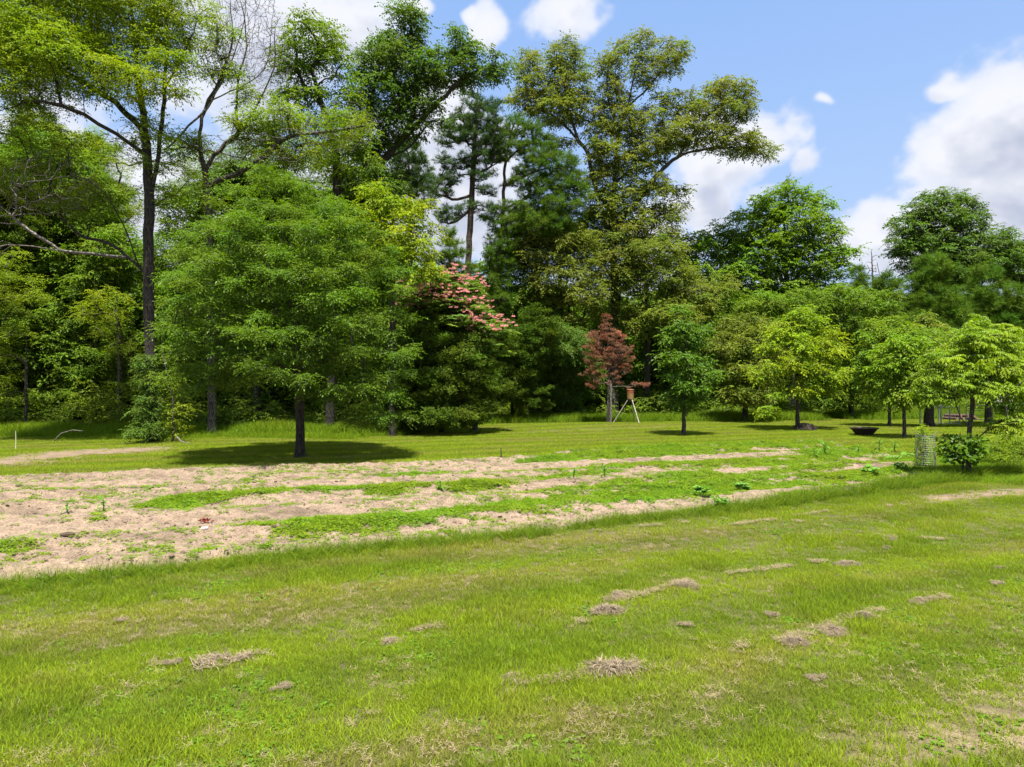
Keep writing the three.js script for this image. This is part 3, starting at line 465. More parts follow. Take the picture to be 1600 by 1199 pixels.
T.pineTall = tree({
  name: 'pine_tree', label: 'tall thin pine with bare lower trunk against the clouds', category: 'pine tree', base: [727, 57], radius: 0.26, bark: M.barkPine, spray: 'pine', leaves: M.pine, size: 1.35, per: 4, spread: 0.36, spacing: 0.72, arch: 0.05, power: 0.36, tilt: 0.7,
  trunk: [[729, 520], [732, 400], [737, 310], [741, 230], [745, 180], [747, 140]], limbs: [[[737, 310], [710, 312], [690, 305]], [[738, 270], [765, 262], [785, 250]], [[735, 330], [715, 345], [700, 350]], [[740, 240], [712, 250]]],
  lobes: [[732, 150, 12, 14], [748, 165, 26, 12], [728, 178, 22, 10], [770, 165, 16, 14], [740, 195, 34, 12], [765, 190, 24, 14], [712, 208, 28, 9], [750, 215, 34, 12], [700, 222, 18, 8], [765, 235, 26, 12], [708, 258, 26, 10], [745, 248, 30, 10], [700, 282, 26, 9], [752, 275, 20, 9], [684, 300, 20, 7], [760, 300, 16, 7], [708, 330, 22, 7], [745, 325, 20, 8], [695, 345, 14, 5]],
});
T.pineRight = tree({
  name: 'pine_tree', label: 'bright green pine with tiered boughs reaching right', category: 'pine tree', base: [782, 58], radius: 0.24, bark: M.barkPine, spray: 'pine', leaves: M.pineLight, size: 1.35, per: 4, spread: 0.36, spacing: 0.72, arch: 0.05, power: 0.38,
  trunk: [[776, 540], [780, 420], [786, 330], [790, 250], [802, 195]], limbs: [[[788, 290], [820, 275], [860, 262], [890, 268]], [[786, 330], [830, 305], [870, 290], [900, 300]], [[783, 370], [800, 330], [830, 300]], [[790, 250], [815, 230], [840, 220]]],
  lobes: [[806, 200, 22, 14], [790, 212, 26, 12], [825, 208, 22, 16], [850, 222, 18, 16], [800, 232, 36, 13], [840, 238, 30, 12], [775, 245, 20, 10], [870, 258, 32, 16], [890, 270, 20, 18], [840, 265, 36, 12], [880, 290, 34, 14], [845, 300, 34, 14], [815, 285, 26, 10], [900, 300, 20, 10], [870, 325, 44, 16], [820, 330, 36, 14], [800, 355, 30, 16], [850, 355, 50, 18], [770, 340, 24, 14], [782, 400, 22, 40, 0.4], [776, 470, 24, 40, 0.6]],
});
T.crownOak = tree({
  name: 'great_oak', label: 'great spreading olive green oak rising above the woods in the centre', base: [960, 60], radius: 0.36, bark: M.barkGrey, spray: 'broad', leaves: M.olive, per: 6, size: 1.1, spread: 0.48, spacing: 0.95,
  trunk: [[961, 560], [960, 440], [959, 340], [961, 270], [966, 210], [985, 150], [995, 90]],
  limbs: [[[950, 340], [930, 290], [918, 240], [900, 215], [870, 185], [840, 170]], [[912, 235], [890, 215], [862, 220]], [[905, 215], [885, 160], [880, 110]], [[960, 360], [1000, 310], [1030, 270], [1060, 245], [1110, 232], [1190, 232]], [[985, 170], [1010, 140], [1040, 105], [1065, 90]], [[962, 290], [1000, 250], [1020, 225]], [[1060, 245], [1090, 200], [1130, 160]], [[966, 210], [950, 150], [950, 110]], [[955, 380], [920, 350], [890, 330]]],
  lobes: [[826, 105, 16, 26], [850, 100, 24, 22], [885, 92, 30, 28], [840, 140, 34, 18], [890, 135, 34, 24], [820, 160, 24, 12], [870, 175, 44, 18], [915, 170, 24, 24], [935, 195, 24, 22], [950, 110, 20, 30], [960, 85, 18, 12], [985, 70, 14, 20], [1005, 62, 20, 16], [1005, 110, 22, 30], [1045, 90, 26, 24], [1060, 75, 14, 14], [955, 150, 28, 20], [975, 190, 34, 26], [1010, 195, 34, 28], [1040, 160, 18, 14], [960, 240, 44, 24], [1010, 235, 36, 24], [1070, 160, 20, 16], [1090, 180, 34, 22], [1130, 140, 30, 16], [1155, 145, 20, 22], [1140, 175, 36, 20], [1060, 210, 40, 22], [1110, 215, 40, 18], [1160, 225, 36, 18], [1192, 232, 18, 14], [875, 225, 22, 12, 0, 1.2], [940, 285, 34, 24], [1000, 280, 40, 24], [1040, 310, 34, 34, 0, 1.2], [960, 320, 44, 26], [1030, 355, 36, 28, 0, 1.1], [985, 350, 40, 24], [965, 400, 40, 60, 0.6], [948, 470, 26, 40, 0.6]],
});
T.olive = tree({ name: 'understory_oak', label: 'pale olive green oak bough mass left of the great oak trunk', base: [880, 60], radius: 0.24, spray: 'broad', leaves: M.olive, per: 7, trunk: [[878, 560], [876, 460], [872, 400]], lobes: [[870, 440, 40, 34, 2], [905, 460, 34, 26, 2.5], [840, 400, 40, 30, 1], [890, 390, 50, 30, 1], [850, 470, 34, 26, 1], [920, 420, 30, 26, 1.5], [880, 500, 40, 20, 1.5, 1.2]] });
T.olive2 = tree({ name: 'understory_oak', label: 'olive yellow oak bough mass right of the great oak trunk', base: [1010, 60], radius: 0.24, spray: 'broad', leaves: M.olive, per: 7, tint: [0.95, 1.02, 0.85], trunk: [[1012, 560], [1010, 470], [1008, 410]], lobes: [[1010, 400, 50, 28, 1], [1040, 440, 40, 34, 1.5], [985, 440, 34, 30, 1.5], [1070, 470, 46, 34, 1], [1110, 460, 34, 26, 1], [1040, 500, 50, 26, 2], [1000, 500, 36, 30, 1]] });
T.dense = tree({ name: 'understory_oak', label: 'dense mid green tree filling the gap under the right hand pine', base: [835, 61], radius: 0.24, spray: 'broad', leaves: M.mid, per: 7, trunk: [[835, 560], [836, 440], [840, 380]], lobes: [[840, 360, 50, 30], [900, 370, 50, 26], [800, 410, 44, 34], [930, 350, 30, 24], [820, 470, 44, 36, 1], [860, 520, 46, 40, 1], [790, 500, 40, 40, 1]] });
T.yellow = tree({ name: 'yellow_green_tree', label: 'sunlit yellow green tree peeping over the young oak', base: [612, 39], radius: 0.18, spray: 'broad', leaves: M.yellow, per: 7, trunk: [[612, 560], [612, 430], [610, 370]], lobes: [[600, 325, 34, 24, 1], [635, 345, 38, 26, 1], [575, 350, 34, 30, 1], [640, 390, 40, 30, 1.5], [600, 390, 44, 30, 1], [665, 370, 18, 18, 0.5], [660, 420, 34, 26, 1.5]] });
T.rightGreen = tree({
  name: 'forest_oak', label: 'broad fresh green tree standing right of the great oak under blue sky', base: [1236, 63], radius: 0.36, bark: M.barkGrey, spray: 'large', leaves: M.mid, per: 7, size: 1, tint: [1.12, 1.12, 0.8], spacing: 1.15, spread: 0.75,
  trunk: [[1236, 560], [1232, 470], [1226, 400], [1225, 330]], limbs: [[[1232, 450], [1200, 400], [1170, 370]], [[1228, 420], [1262, 380], [1285, 350]], [[1228, 400], [1215, 350]]],
  lobes: [[1228, 306, 28, 18], [1205, 330, 34, 26], [1258, 325, 34, 26], [1180, 360, 36, 26], [1230, 355, 44, 30], [1285, 360, 32, 28], [1305, 395, 22, 26], [1150, 365, 30, 26], [1130, 390, 40, 24], [1200, 400, 50, 30], [1260, 410, 44, 32], [1090, 385, 32, 24], [1110, 420, 44, 24], [1165, 435, 50, 28], [1225, 460, 50, 30], [1290, 440, 30, 30], [1075, 420, 20, 30]],
});
T.farOak = tree({
  name: 'far_oak', label: 'distant blue green oak rounding against the big cloud at right', base: [1490, 88], radius: 0.5, bark: M.barkGrey, spray: 'large', leaves: M.dark, per: 7, size: 1.15, spacing: 1.35, spread: 0.9,
  trunk: [[1488, 520], [1486, 420], [1480, 360]], limbs: [[[1487, 450], [1440, 390], [1410, 370]], [[1487, 440], [1540, 400], [1580, 390]]],
  lobes: [[1462, 312, 22, 16], [1500, 318, 24, 18], [1440, 330, 26, 18], [1475, 345, 40, 24], [1520, 345, 26, 20], [1420, 355, 28, 18], [1405, 385, 24, 18], [1450, 385, 44, 26], [1510, 385, 44, 26], [1560, 380, 30, 18], [1595, 390, 30, 20], [1560, 410, 46, 26], [1610, 425, 40, 30], [1490, 420, 60, 26], [1430, 410, 24, 14]],
});
const pineCrown = (px, py, w, h, n, R = rng(px * 7)) => Array.from({ length: n }, (_, k) => { const t = (k + 0.5) / n; return [px + (R() - 0.5) * w * t * 1.1, py + h * t, w * (0.16 + 0.34 * t) * (0.8 + R() * 0.4), h * 0.11]; });
for (const [px, py, w, h, d, label] of [[1462, 405, 120, 150, 72, 'full bushy pine in front of the distant blue green oak'], [1535, 425, 110, 140, 74, 'full bushy pine at the right, shaded on its right side'], [1385, 440, 90, 130, 76, 'broad pine left of the full bushy pines'], [1342, 422, 46, 120, 88, 'small distant pine beside the bare snag'], [1590, 455, 90, 120, 70, 'pine cut off by the right edge of the picture']])
  T['pine' + px] = tree({ name: 'pine_tree', label, category: 'pine tree', group: 'pines at the right', base: [px, d], radius: 0.2, bark: M.barkPine, spray: 'pine', leaves: M.pineLight, size: 2.1, per: 7, spread: 0.55, spacing: 1.05, arch: 0.05, trunk: [[px, py + h * 0.9], [px, py + 10]], lobes: [...pineCrown(px, py, w, h, 9), ...pineCrown(px + 6, py + 12, w, h, 7, rng(px)), [px, py + h * 1.05, w * 0.45, h * 0.2]] });
tree({ name: 'bare_snag', label: 'thin leafless snag on the skyline right of the fresh green tree', base: [1365, 90], radius: 0.14, bark: M.barkGrey, bare: true, spacing: 1.0, trunk: [[1365, 500], [1364, 440], [1362, 390]], lobes: [[1362, 420, 14, 30], [1372, 430, 8, 20]], twig: 0.02 });

// ------------------------------------------------------------------ trees at the edge of the woods, left side
const wood = [
  ['left_cedar', 'cedar', 'cedar', M.cedar, 'feathery cedar at the far left of the woods', [12, 46], 0.16, [[12, 560], [12, 420]], [[10, 300, 60, 40], [20, 360, 60, 44], [0, 430, 60, 44], [20, 500, 50, 40], [10, 570, 44, 36], [0, 620, 40, 30]]],
  ['understory_tree', 'tree', 'broad', M.dark, 'dark leafy tree with pale straight trunk at far left', [47, 49], 0.14, [[46, 560], [48, 440], [50, 330]], [[60, 290, 60, 40], [90, 350, 60, 40], [40, 380, 50, 40], [95, 430, 40, 34], [30, 460, 30, 24]]],
  ['understory_tree', 'tree', 'broad', M.mid, 'leafy tree with leaning brown trunk beside the pale straight one', [58, 48], 0.17, [[62, 580], [66, 480], [60, 380]], [[70, 250, 60, 40], [120, 300, 50, 40], [110, 400, 50, 34], [140, 360, 50, 40], [75, 340, 40, 30]]],
  ['understory_tree', 'tree', 'broad', M.mid, 'shaded tree with low green boughs left of the twin trunked oak', [93, 49], 0.14, [[92, 560], [90, 440]], [[110, 470, 40, 30, 1], [130, 530, 40, 24, 2], [150, 575, 34, 18, 2.5], [100, 590, 34, 24, 1], [160, 430, 44, 30], [80, 420, 50, 30]]],
  ['bright_vine_tree', 'tree', 'oak', M.yellow, 'sunlit yellow green cedar drooping left of the twin trunks', [186, 45], 0.12, [[186, 600], [184, 520], [180, 470]], [[185, 470, 26, 16, 1], [200, 500, 20, 22, 1.5], [170, 485, 30, 20, 1], [195, 535, 20, 24, 1], [160, 505, 24, 20, 0.5]]],
  ['understory_tree', 'tree', 'broad', M.mid, 'tree filling the shade between the twin trunks and the young oak', [285, 47], 0.16, [[285, 560], [280, 400]], [[270, 400, 50, 40], [290, 330, 40, 40], [300, 460, 40, 40], [270, 520, 34, 34], [310, 560, 44, 30], [180, 400, 40, 44]]],
  ['edge_sapling', 'tree', 'oak', M.bright, 'slim slanting sapling at the foot of the twin trunked oak', [268, 34.4], 0.05, [[270, 640], [262, 590], [252, 540]], [[250, 560, 14, 20], [276, 655, 14, 18], [262, 610, 12, 14]]],
  ['understory_tree', 'tree', 'large', M.dark, 'dark tree behind the left side of the young oak', [400, 47], 0.2, [[400, 560], [400, 380]], [[390, 300, 70, 40], [440, 330, 60, 40], [360, 400, 60, 50], [450, 420, 60, 60], [400, 510, 80, 60]]],
  ['understory_tree', 'tree', 'large', M.mid, 'dark tree behind the right side of the young oak', [540, 48], 0.2, [[540, 560], [540, 390]], [[530, 340, 50, 40], [570, 400, 60, 50], [520, 450, 60, 60], [590, 500, 60, 60], [560, 570, 70, 40]]],
];
wood.push(
  ['understory_tree', 'tree', 'oak', M.bright, 'light green boughs added to brighten the dark far left of the woods', [40, 43.5], 0.1, [[40, 600], [42, 500]], [[45, 425, 34, 24, 2], [20, 470, 34, 26, 2], [75, 465, 28, 20, 2], [10, 540, 26, 30, 1.5], [60, 520, 24, 18, 2], [20, 610, 24, 20, 1.5]]],  // added tree: its bright leaf colour lightens the shaded far left
  ['forest_oak', 'tree', 'oak', M.mid, 'rounded tree crown just behind the top of the young oak', [425, 53], 0.22, [[425, 560], [428, 380], [430, 280]], [[350, 262, 44, 26], [400, 240, 44, 26], [460, 250, 44, 26], [510, 265, 40, 28], [310, 300, 40, 34], [375, 300, 50, 34], [450, 300, 60, 34], [540, 310, 44, 34], [590, 300, 30, 24]]],
  ['forest_oak', 'tree', 'oak', M.bright, 'loose light green tree between the twin trunked oak and the far left pines', [120, 50], 0.2, [[120, 560], [122, 380], [125, 260]], [[120, 225, 44, 24], [60, 205, 40, 22], [170, 255, 36, 24], [195, 320, 26, 30], [90, 270, 44, 24], [150, 300, 40, 26], [30, 250, 34, 24], [280, 250, 24, 26]]],
  ['understory_tree', 'tree', 'broad', M.mid, 'low leafy tree in the shade right of the pale straight trunk', [150, 47], 0.12, [[150, 600], [150, 480]], [[140, 440, 44, 30], [110, 500, 40, 30], [160, 560, 40, 30], [60, 560, 40, 34], [110, 620, 44, 24], [30, 520, 34, 30]]],
);
for (const [name, category, spray, leaves, label, base, radius, trunk, lobes] of wood) tree({ name, label, category, base, radius, bark: M.barkPale, spray, leaves, trunk, lobes, per: 8, spacing: spray === 'cedar' ? 0.8 : 0.95 });
tree({ name: 'woods_pine', label: 'pine behind the far left of the woods', category: 'pine tree', base: [45, 50], radius: 0.2, bark: M.barkPine, spray: 'pine', leaves: M.pine, size: 1.7, per: 7, spread: 0.5, spacing: 0.95, trunk: [[45, 500], [45, 190]], lobes: [...pineCrown(45, 175, 120, 200, 12), ...pineCrown(60, 200, 140, 200, 8, rng(5))] });
tree({ name: 'woods_pine', label: 'pine behind the twin trunked oak', category: 'pine tree', base: [150, 54], radius: 0.2, bark: M.barkPine, spray: 'pine', leaves: M.pineLight, size: 1.7, per: 7, spread: 0.5, spacing: 0.95, trunk: [[150, 500], [150, 230]], lobes: [...pineCrown(150, 230, 110, 200, 12), ...pineCrown(130, 260, 100, 180, 6, rng(6))] });
tree({ name: 'woods_pine', label: 'low pine peeping between the yellow green tree and the tall thin pine', category: 'pine tree', base: [705, 53], radius: 0.16, bark: M.barkPine, spray: 'pine', leaves: M.pineLight, size: 1.6, per: 7, spread: 0.5, spacing: 0.9, trunk: [[705, 560], [703, 380]], lobes: [...pineCrown(703, 372, 80, 130, 9), ...pineCrown(680, 400, 60, 120, 5, rng(9))] });

// ------------------------------------------------------------------ mimosa with pink blossom
{
  const [g, pts, R] = tree({ name: 'mimosa_tree', label: 'mimosa tree with pink blossoms spread over its flat boughs', base: [742, 43], radius: 0.15, bark: M.barkPale, spray: 'mimosa', leaves: M.mid, tint: [1.05, 1.05, 0.9], per: 6, spread: 0.5, squash: 0.35, spacing: 0.75, tilt: 0.2, trunk: [[742, 600], [738, 560], [725, 510], [705, 470]], limbs: [[[735, 550], [755, 520], [775, 515]], [[725, 510], [690, 490], [650, 470]]],
    lobes: [[700, 450, 48, 14, 1], [665, 460, 34, 16, 1.2], [735, 455, 20, 10, 1], [690, 480, 50, 14, 1.5], [735, 490, 30, 10, 1.5], [650, 485, 30, 12, 1], [755, 515, 30, 12, 2], [720, 510, 36, 12, 2], [775, 525, 18, 10, 2], [690, 515, 34, 14, 1.5], [765, 555, 26, 20, 1], [740, 540, 30, 14, 1.5]] });
  const puff = new Geo(), Q = rng(31); for (let k = 0; k < 34; k++) { const d = V(gauss(Q), Math.abs(gauss(Q)) * 1.1 + 0.05, gauss(Q)).normalize(), s = 0.8 + Q() * 0.4; leaf(puff, V(0, 0, 0), d, V(gauss(Q), gauss(Q), gauss(Q)), 0.10, 0.022, [s, s * (0.8 + Q() * 0.4), s], 0.1); }
  const P = new Placer(), d = 43, X = (742 - CX) * d / F;
  for (const q of pts) {                                            // blossoms stand above the leaves
    const [px, py] = [CX + F * (q[0] + X) / d, CY - F * (q[1] - EYE) / d];
    if (py > 545 || (px < 720 && py > 500)) continue;
    for (let k = 0; k < 8; k++) { const s = 1.05 + R() * 0.6, v = 0.85 + R() * 0.3; P.add(q[0] + gauss(R) * 0.75, q[1] + 0.26 + R() * 0.34, q[2] + 0.35 + gauss(R) * 0.55, R() * 6.28, gauss(R) * 0.3, gauss(R) * 0.3, s, s, v, v * (0.9 + R() * 0.2), v); }
  }
  instanced('blossoms', puff.build(), M.pink, P, g);
}
tree({ name: 'dark_cedar', label: 'dark cedar shrub reaching the ground below the mimosa', category: 'cedar', base: [690, 42], radius: 0.13, spray: 'cedar', leaves: M.cedar, per: 9, spacing: 0.75, trunk: [[690, 600], [690, 520]], lobes: [[680, 530, 40, 26, 1], [640, 560, 40, 30, 1], [720, 560, 40, 30, 1.5], [690, 600, 60, 30, 1.5], [640, 620, 50, 30, 1.5], [740, 610, 36, 36, 1], [690, 645, 60, 16, 2], [630, 650, 40, 14, 1.5], [745, 650, 20, 14, 1]] });
tree({ name: 'dark_cedar', label: 'dark cedar at the corner of the woods right of the mimosa', category: 'cedar', base: [800, 52], radius: 0.13, spray: 'cedar', leaves: M.cedar, tint: [0.9, 0.95, 0.9], per: 9, spacing: 0.85, trunk: [[800, 600], [800, 520]], lobes: [[795, 540, 34, 30, 1], [815, 570, 30, 30], [785, 600, 34, 30, 1], [840, 520, 34, 40], [820, 620, 34, 20]] });
tree({ name: 'edge_shrub', label: 'leafy green shrub hanging over the shade left of the dead cedar', category: 'tree', base: [865, 56], radius: 0.12, spray: 'broad', leaves: M.dark, per: 8, trunk: [[865, 600], [866, 540]], lobes: [[870, 540, 50, 30, 1], [900, 580, 40, 30], [850, 600, 40, 30], [885, 630, 30, 16]] });

// ------------------------------------------------------------------ the young oak in front
T.youngOak = tree({
  name: 'young_oak', label: 'dense round young oak with straight dark trunk standing alone before the woods', base: [469, 27.7], radius: 0.17, bark: M.barkDark, spray: 'oak', leaves: M.oak, size: 0.95, per: 13, spread: 0.28, spacing: 0.94, tilt: 0.45, flare: 0.6, wobble: 0.02, power: 0.5, squash: 0.55,
  trunk: [[468, 640], [466, 560], [462, 460], [450, 380], [440, 310]], limbs: [[[466, 590], [420, 560, 1], [340, 540, 1.5]], [[466, 590], [520, 560, -1], [600, 560, -1]], [[465, 540], [470, 510, 2.5], [480, 500, 4]], [[462, 480], [400, 430, 1], [330, 410, 1]], [[462, 480], [540, 430], [600, 410]]],
  lobes: [[422, 285, 38, 20], [464, 300, 34, 22], [380, 318, 47, 30, 0.6], [497, 335, 56, 34, -0.4], [338, 345, 32, 20], [549, 355, 38, 24], [455, 390, 113, 60, 1.2], [347, 390, 62, 60, 0.4], [554, 400, 66, 56], [319, 450, 53, 44], [403, 460, 85, 56, 2.4], [497, 460, 85, 56, 2.4], [591, 450, 47, 50], [610, 500, 34, 40], [309, 510, 47, 40, 0.5], [375, 530, 66, 44, 2.6], [460, 540, 75, 40, 3.2], [544, 530, 66, 46, 2.2], [601, 560, 43, 40, 0.6], [338, 565, 43, 34, 1], [403, 585, 47, 22, 2.4], [478, 590, 47, 14, 3.2], [554, 590, 56, 30, 1.8], [601, 615, 34, 26, 0.6], [554, 625, 38, 18, 1.2], [441, 420, 122, 80, -2], [460, 520, 122, 60, -2.4], [636, 525, 13, 20], [629, 470, 17, 14], [275, 470, 17, 16], [279, 530, 15, 12], [300, 400, 21, 14], [615, 415, 19, 16], [309, 590, 28, 20, 1], [615, 640, 24, 16, 0.4], [582, 650, 28, 12, 1], [516, 610, 38, 14, 2.6], [432, 605, 32, 10, 2.8], [356, 600, 32, 14, 1.8]],
});

// ------------------------------------------------------------------ the dead cedar and the trees along the right
tree({ name: 'dead_cedar', label: 'dead rusty brown cedar with thin grey trunk at the edge of the woods', category: 'cedar', base: [950, 51], radius: 0.085, bark: M.barkDead, spray: 'cedar', leaves: M.rust, per: 2, spread: 0.2, spacing: 0.42, size: 0.58, vary: 0.25, deep: 0.8, twig: 0.014, trunk: [[950, 620], [951, 560], [950, 520], [947, 492]], lobes: [[947, 498, 6, 10], [948, 515, 14, 10], [935, 525, 20, 8], [960, 528, 18, 12], [930, 545, 20, 9], [965, 548, 22, 12], [945, 555, 24, 14], [978, 555, 14, 12], [920, 565, 10, 6], [925, 585, 14, 8], [970, 575, 18, 9], [935, 570, 18, 8], [928, 600, 14, 5], [975, 600, 12, 4, 0, 1.2], [998, 600, 12, 4, 0, 1.1], [950, 590, 24, 10, 0, 1.3]] });
tree({ name: 'lawn_tree', label: 'narrow deep green young tree standing right of the feeder', base: [1068, 39.8], radius: 0.11, bark: M.barkPale, spray: 'broad', leaves: M.deep, per: 6, spread: 0.32, spacing: 0.78, trunk: [[1069, 640], [1069, 560], [1068, 500]], lobes: [[1070, 490, 13, 20], [1072, 515, 21, 20], [1066, 540, 27, 22], [1078, 560, 30, 22], [1061, 575, 30, 22, 0.6], [1074, 595, 35, 22, 0.5], [1054, 610, 22, 16], [1094, 612, 16, 14], [1074, 626, 21, 10], [1104, 585, 10, 10], [1041, 560, 8, 10], [1053, 525, 8, 10]] });
tree({ name: 'forked_lawn_tree', label: 'yellow green forked young tree with a dark heap at its foot', base: [1247, 44.5], radius: 0.13, bark: M.barkPale, spray: 'broad', leaves: M.bright, tint: [1, 1, 0.9], per: 6, spread: 0.34, spacing: 0.78, trunk: [[1246, 640], [1246, 600], [1240, 540]], limbs: [[[1248, 655], [1251, 620], [1258, 560]]], lobes: [[1252, 498, 20, 12], [1228, 515, 22, 14], [1282, 512, 18, 14], [1300, 535, 16, 12], [1205, 540, 20, 12], [1245, 540, 28, 16, 1], [1278, 555, 26, 16], [1222, 572, 28, 14, 1], [1262, 582, 30, 14, 1.2], [1192, 585, 18, 10, 0.6], [1300, 585, 16, 12], [1240, 606, 24, 10, 1.2], [1282, 610, 18, 10], [1205, 618, 18, 10, 1], [1188, 640, 12, 6, 1.2]] });
tree({ name: 'edge_oak', label: 'olive leaved tree between the narrow deep green and the forked young trees', base: [1165, 54], radius: 0.2, spray: 'broad', leaves: M.olive, per: 7, tint: [0.95, 1, 0.9], trunk: [[1165, 600], [1165, 540]], lobes: [[1165, 510, 34, 18], [1140, 540, 34, 24, 1], [1185, 545, 34, 24, 1], [1165, 580, 44, 24, 1], [1130, 590, 26, 24], [1200, 590, 26, 24], [1160, 615, 44, 16, 1]] });
tree({ name: 'edge_oak', label: 'dark tree at the edge of the woods behind the forked young tree', base: [1330, 58], radius: 0.2, spray: 'broad', leaves: M.mid, per: 7, trunk: [[1330, 600], [1328, 520]], lobes: [[1325, 500, 40, 26], [1310, 470, 40, 20], [1350, 540, 34, 30], [1300, 540, 34, 30], [1330, 590, 44, 26], [1310, 620, 34, 16], [1370, 480, 34, 24], [1260, 480, 44, 24], [1190, 475, 40, 20]] });
tree({ name: 'lawn_tree', label: 'green young tree left of the fence with a mulch ring', base: [1390, 47.5], radius: 0.1, bark: M.barkPale, spray: 'broad', leaves: M.mid, tint: [1.2, 1.15, 0.8], per: 8, spread: 0.42, spacing: 0.78, trunk: [[1390, 640], [1391, 570]], lobes: [[1395, 510, 26, 14], [1380, 530, 32, 18], [1410, 535, 32, 18], [1370, 560, 28, 20], [1400, 570, 40, 20, 0.6], [1375, 595, 32, 16], [1405, 600, 32, 16], [1430, 560, 22, 24]] });
tree({ name: 'lawn_tree', label: 'green young tree nearest the brown tub, right of it', base: [1413, 37.5], radius: 0.09, bark: M.barkPale, spray: 'broad', leaves: M.mid, tint: [1.25, 1.2, 0.8], per: 8, spread: 0.38, spacing: 0.72, trunk: [[1413, 650], [1415, 600]], lobes: [[1420, 545, 34, 16], [1400, 570, 28, 18], [1440, 575, 30, 22], [1415, 600, 34, 16], [1435, 615, 26, 14], [1400, 620, 22, 12], [1455, 545, 22, 16]] });
tree({ name: 'fence_tree', label: 'stout dark trunked tree in front of the wire kennel fence', base: [1453, 47], radius: 0.3, bark: M.barkDark, spray: 'broad', leaves: M.mid, tint: [1.1, 1.1, 0.85], per: 8, spacing: 0.85, trunk: [[1452, 640], [1452, 600], [1455, 560]], lobes: [[1455, 540, 40, 22], [1480, 570, 34, 24], [1440, 580, 36, 22], [1470, 605, 36, 16], [1510, 560, 30, 26], [1500, 600, 26, 16], [1545, 545, 36, 26], [1580, 570, 36, 30]] });
tree({ name: 'fence_tree', label: 'dark tree at the right edge behind the pipe gate', base: [1545, 50], radius: 0.22, bark: M.barkGrey, spray: 'broad', leaves: M.mid, per: 8, trunk: [[1545, 630], [1548, 590]], lobes: [[1560, 560, 40, 34], [1600, 560, 34, 40], [1590, 610, 40, 26], [1540, 600, 26, 16]] });
{
  const [g, pts, R] = tree({ name: 'pecan_tree', label: 'young pecan tree with bright feathery leaves near the right edge', base: [1517, 21.9], radius: 0.075, bark: M.barkPale, spray: 'pecan', leaves: M.pecan, per: 4, spread: 0.18, squash: 1.1, spacing: 0.46, tilt: 0.55, vary: 0.1, twig: 0.008, trunk: [[1513, 700], [1519, 640], [1519, 580], [1524, 530]], limbs: [[[1514, 690], [1535, 668, 0.3], [1555, 655, 0.4]], [[1516, 680], [1500, 650], [1490, 620]], [[1519, 620], [1470, 590, 0.5], [1440, 575, 0.5]], [[1519, 600], [1570, 570], [1610, 560]], [[1520, 570], [1490, 540, -0.6], [1470, 520, -0.8]]],
    lobes: [[1524, 508, 14, 12], [1548, 520, 22, 12], [1500, 530, 20, 12, 0.3], [1530, 545, 26, 14], [1580, 538, 22, 12], [1606, 556, 18, 14], [1478, 552, 14, 10], [1456, 566, 16, 10, 0.4], [1438, 590, 12, 12, 0.4], [1470, 592, 20, 12, 0.5], [1505, 575, 24, 14, 0.5], [1550, 572, 26, 14, 0.4], [1590, 590, 22, 14], [1520, 605, 22, 10, 0.4], [1445, 618, 14, 8, 0.4], [1560, 608, 20, 10, 0.3], [1562, 660, 14, 12, 0.4, 0.7], [1608, 630, 18, 14]] });
}
console.log('named trees done');

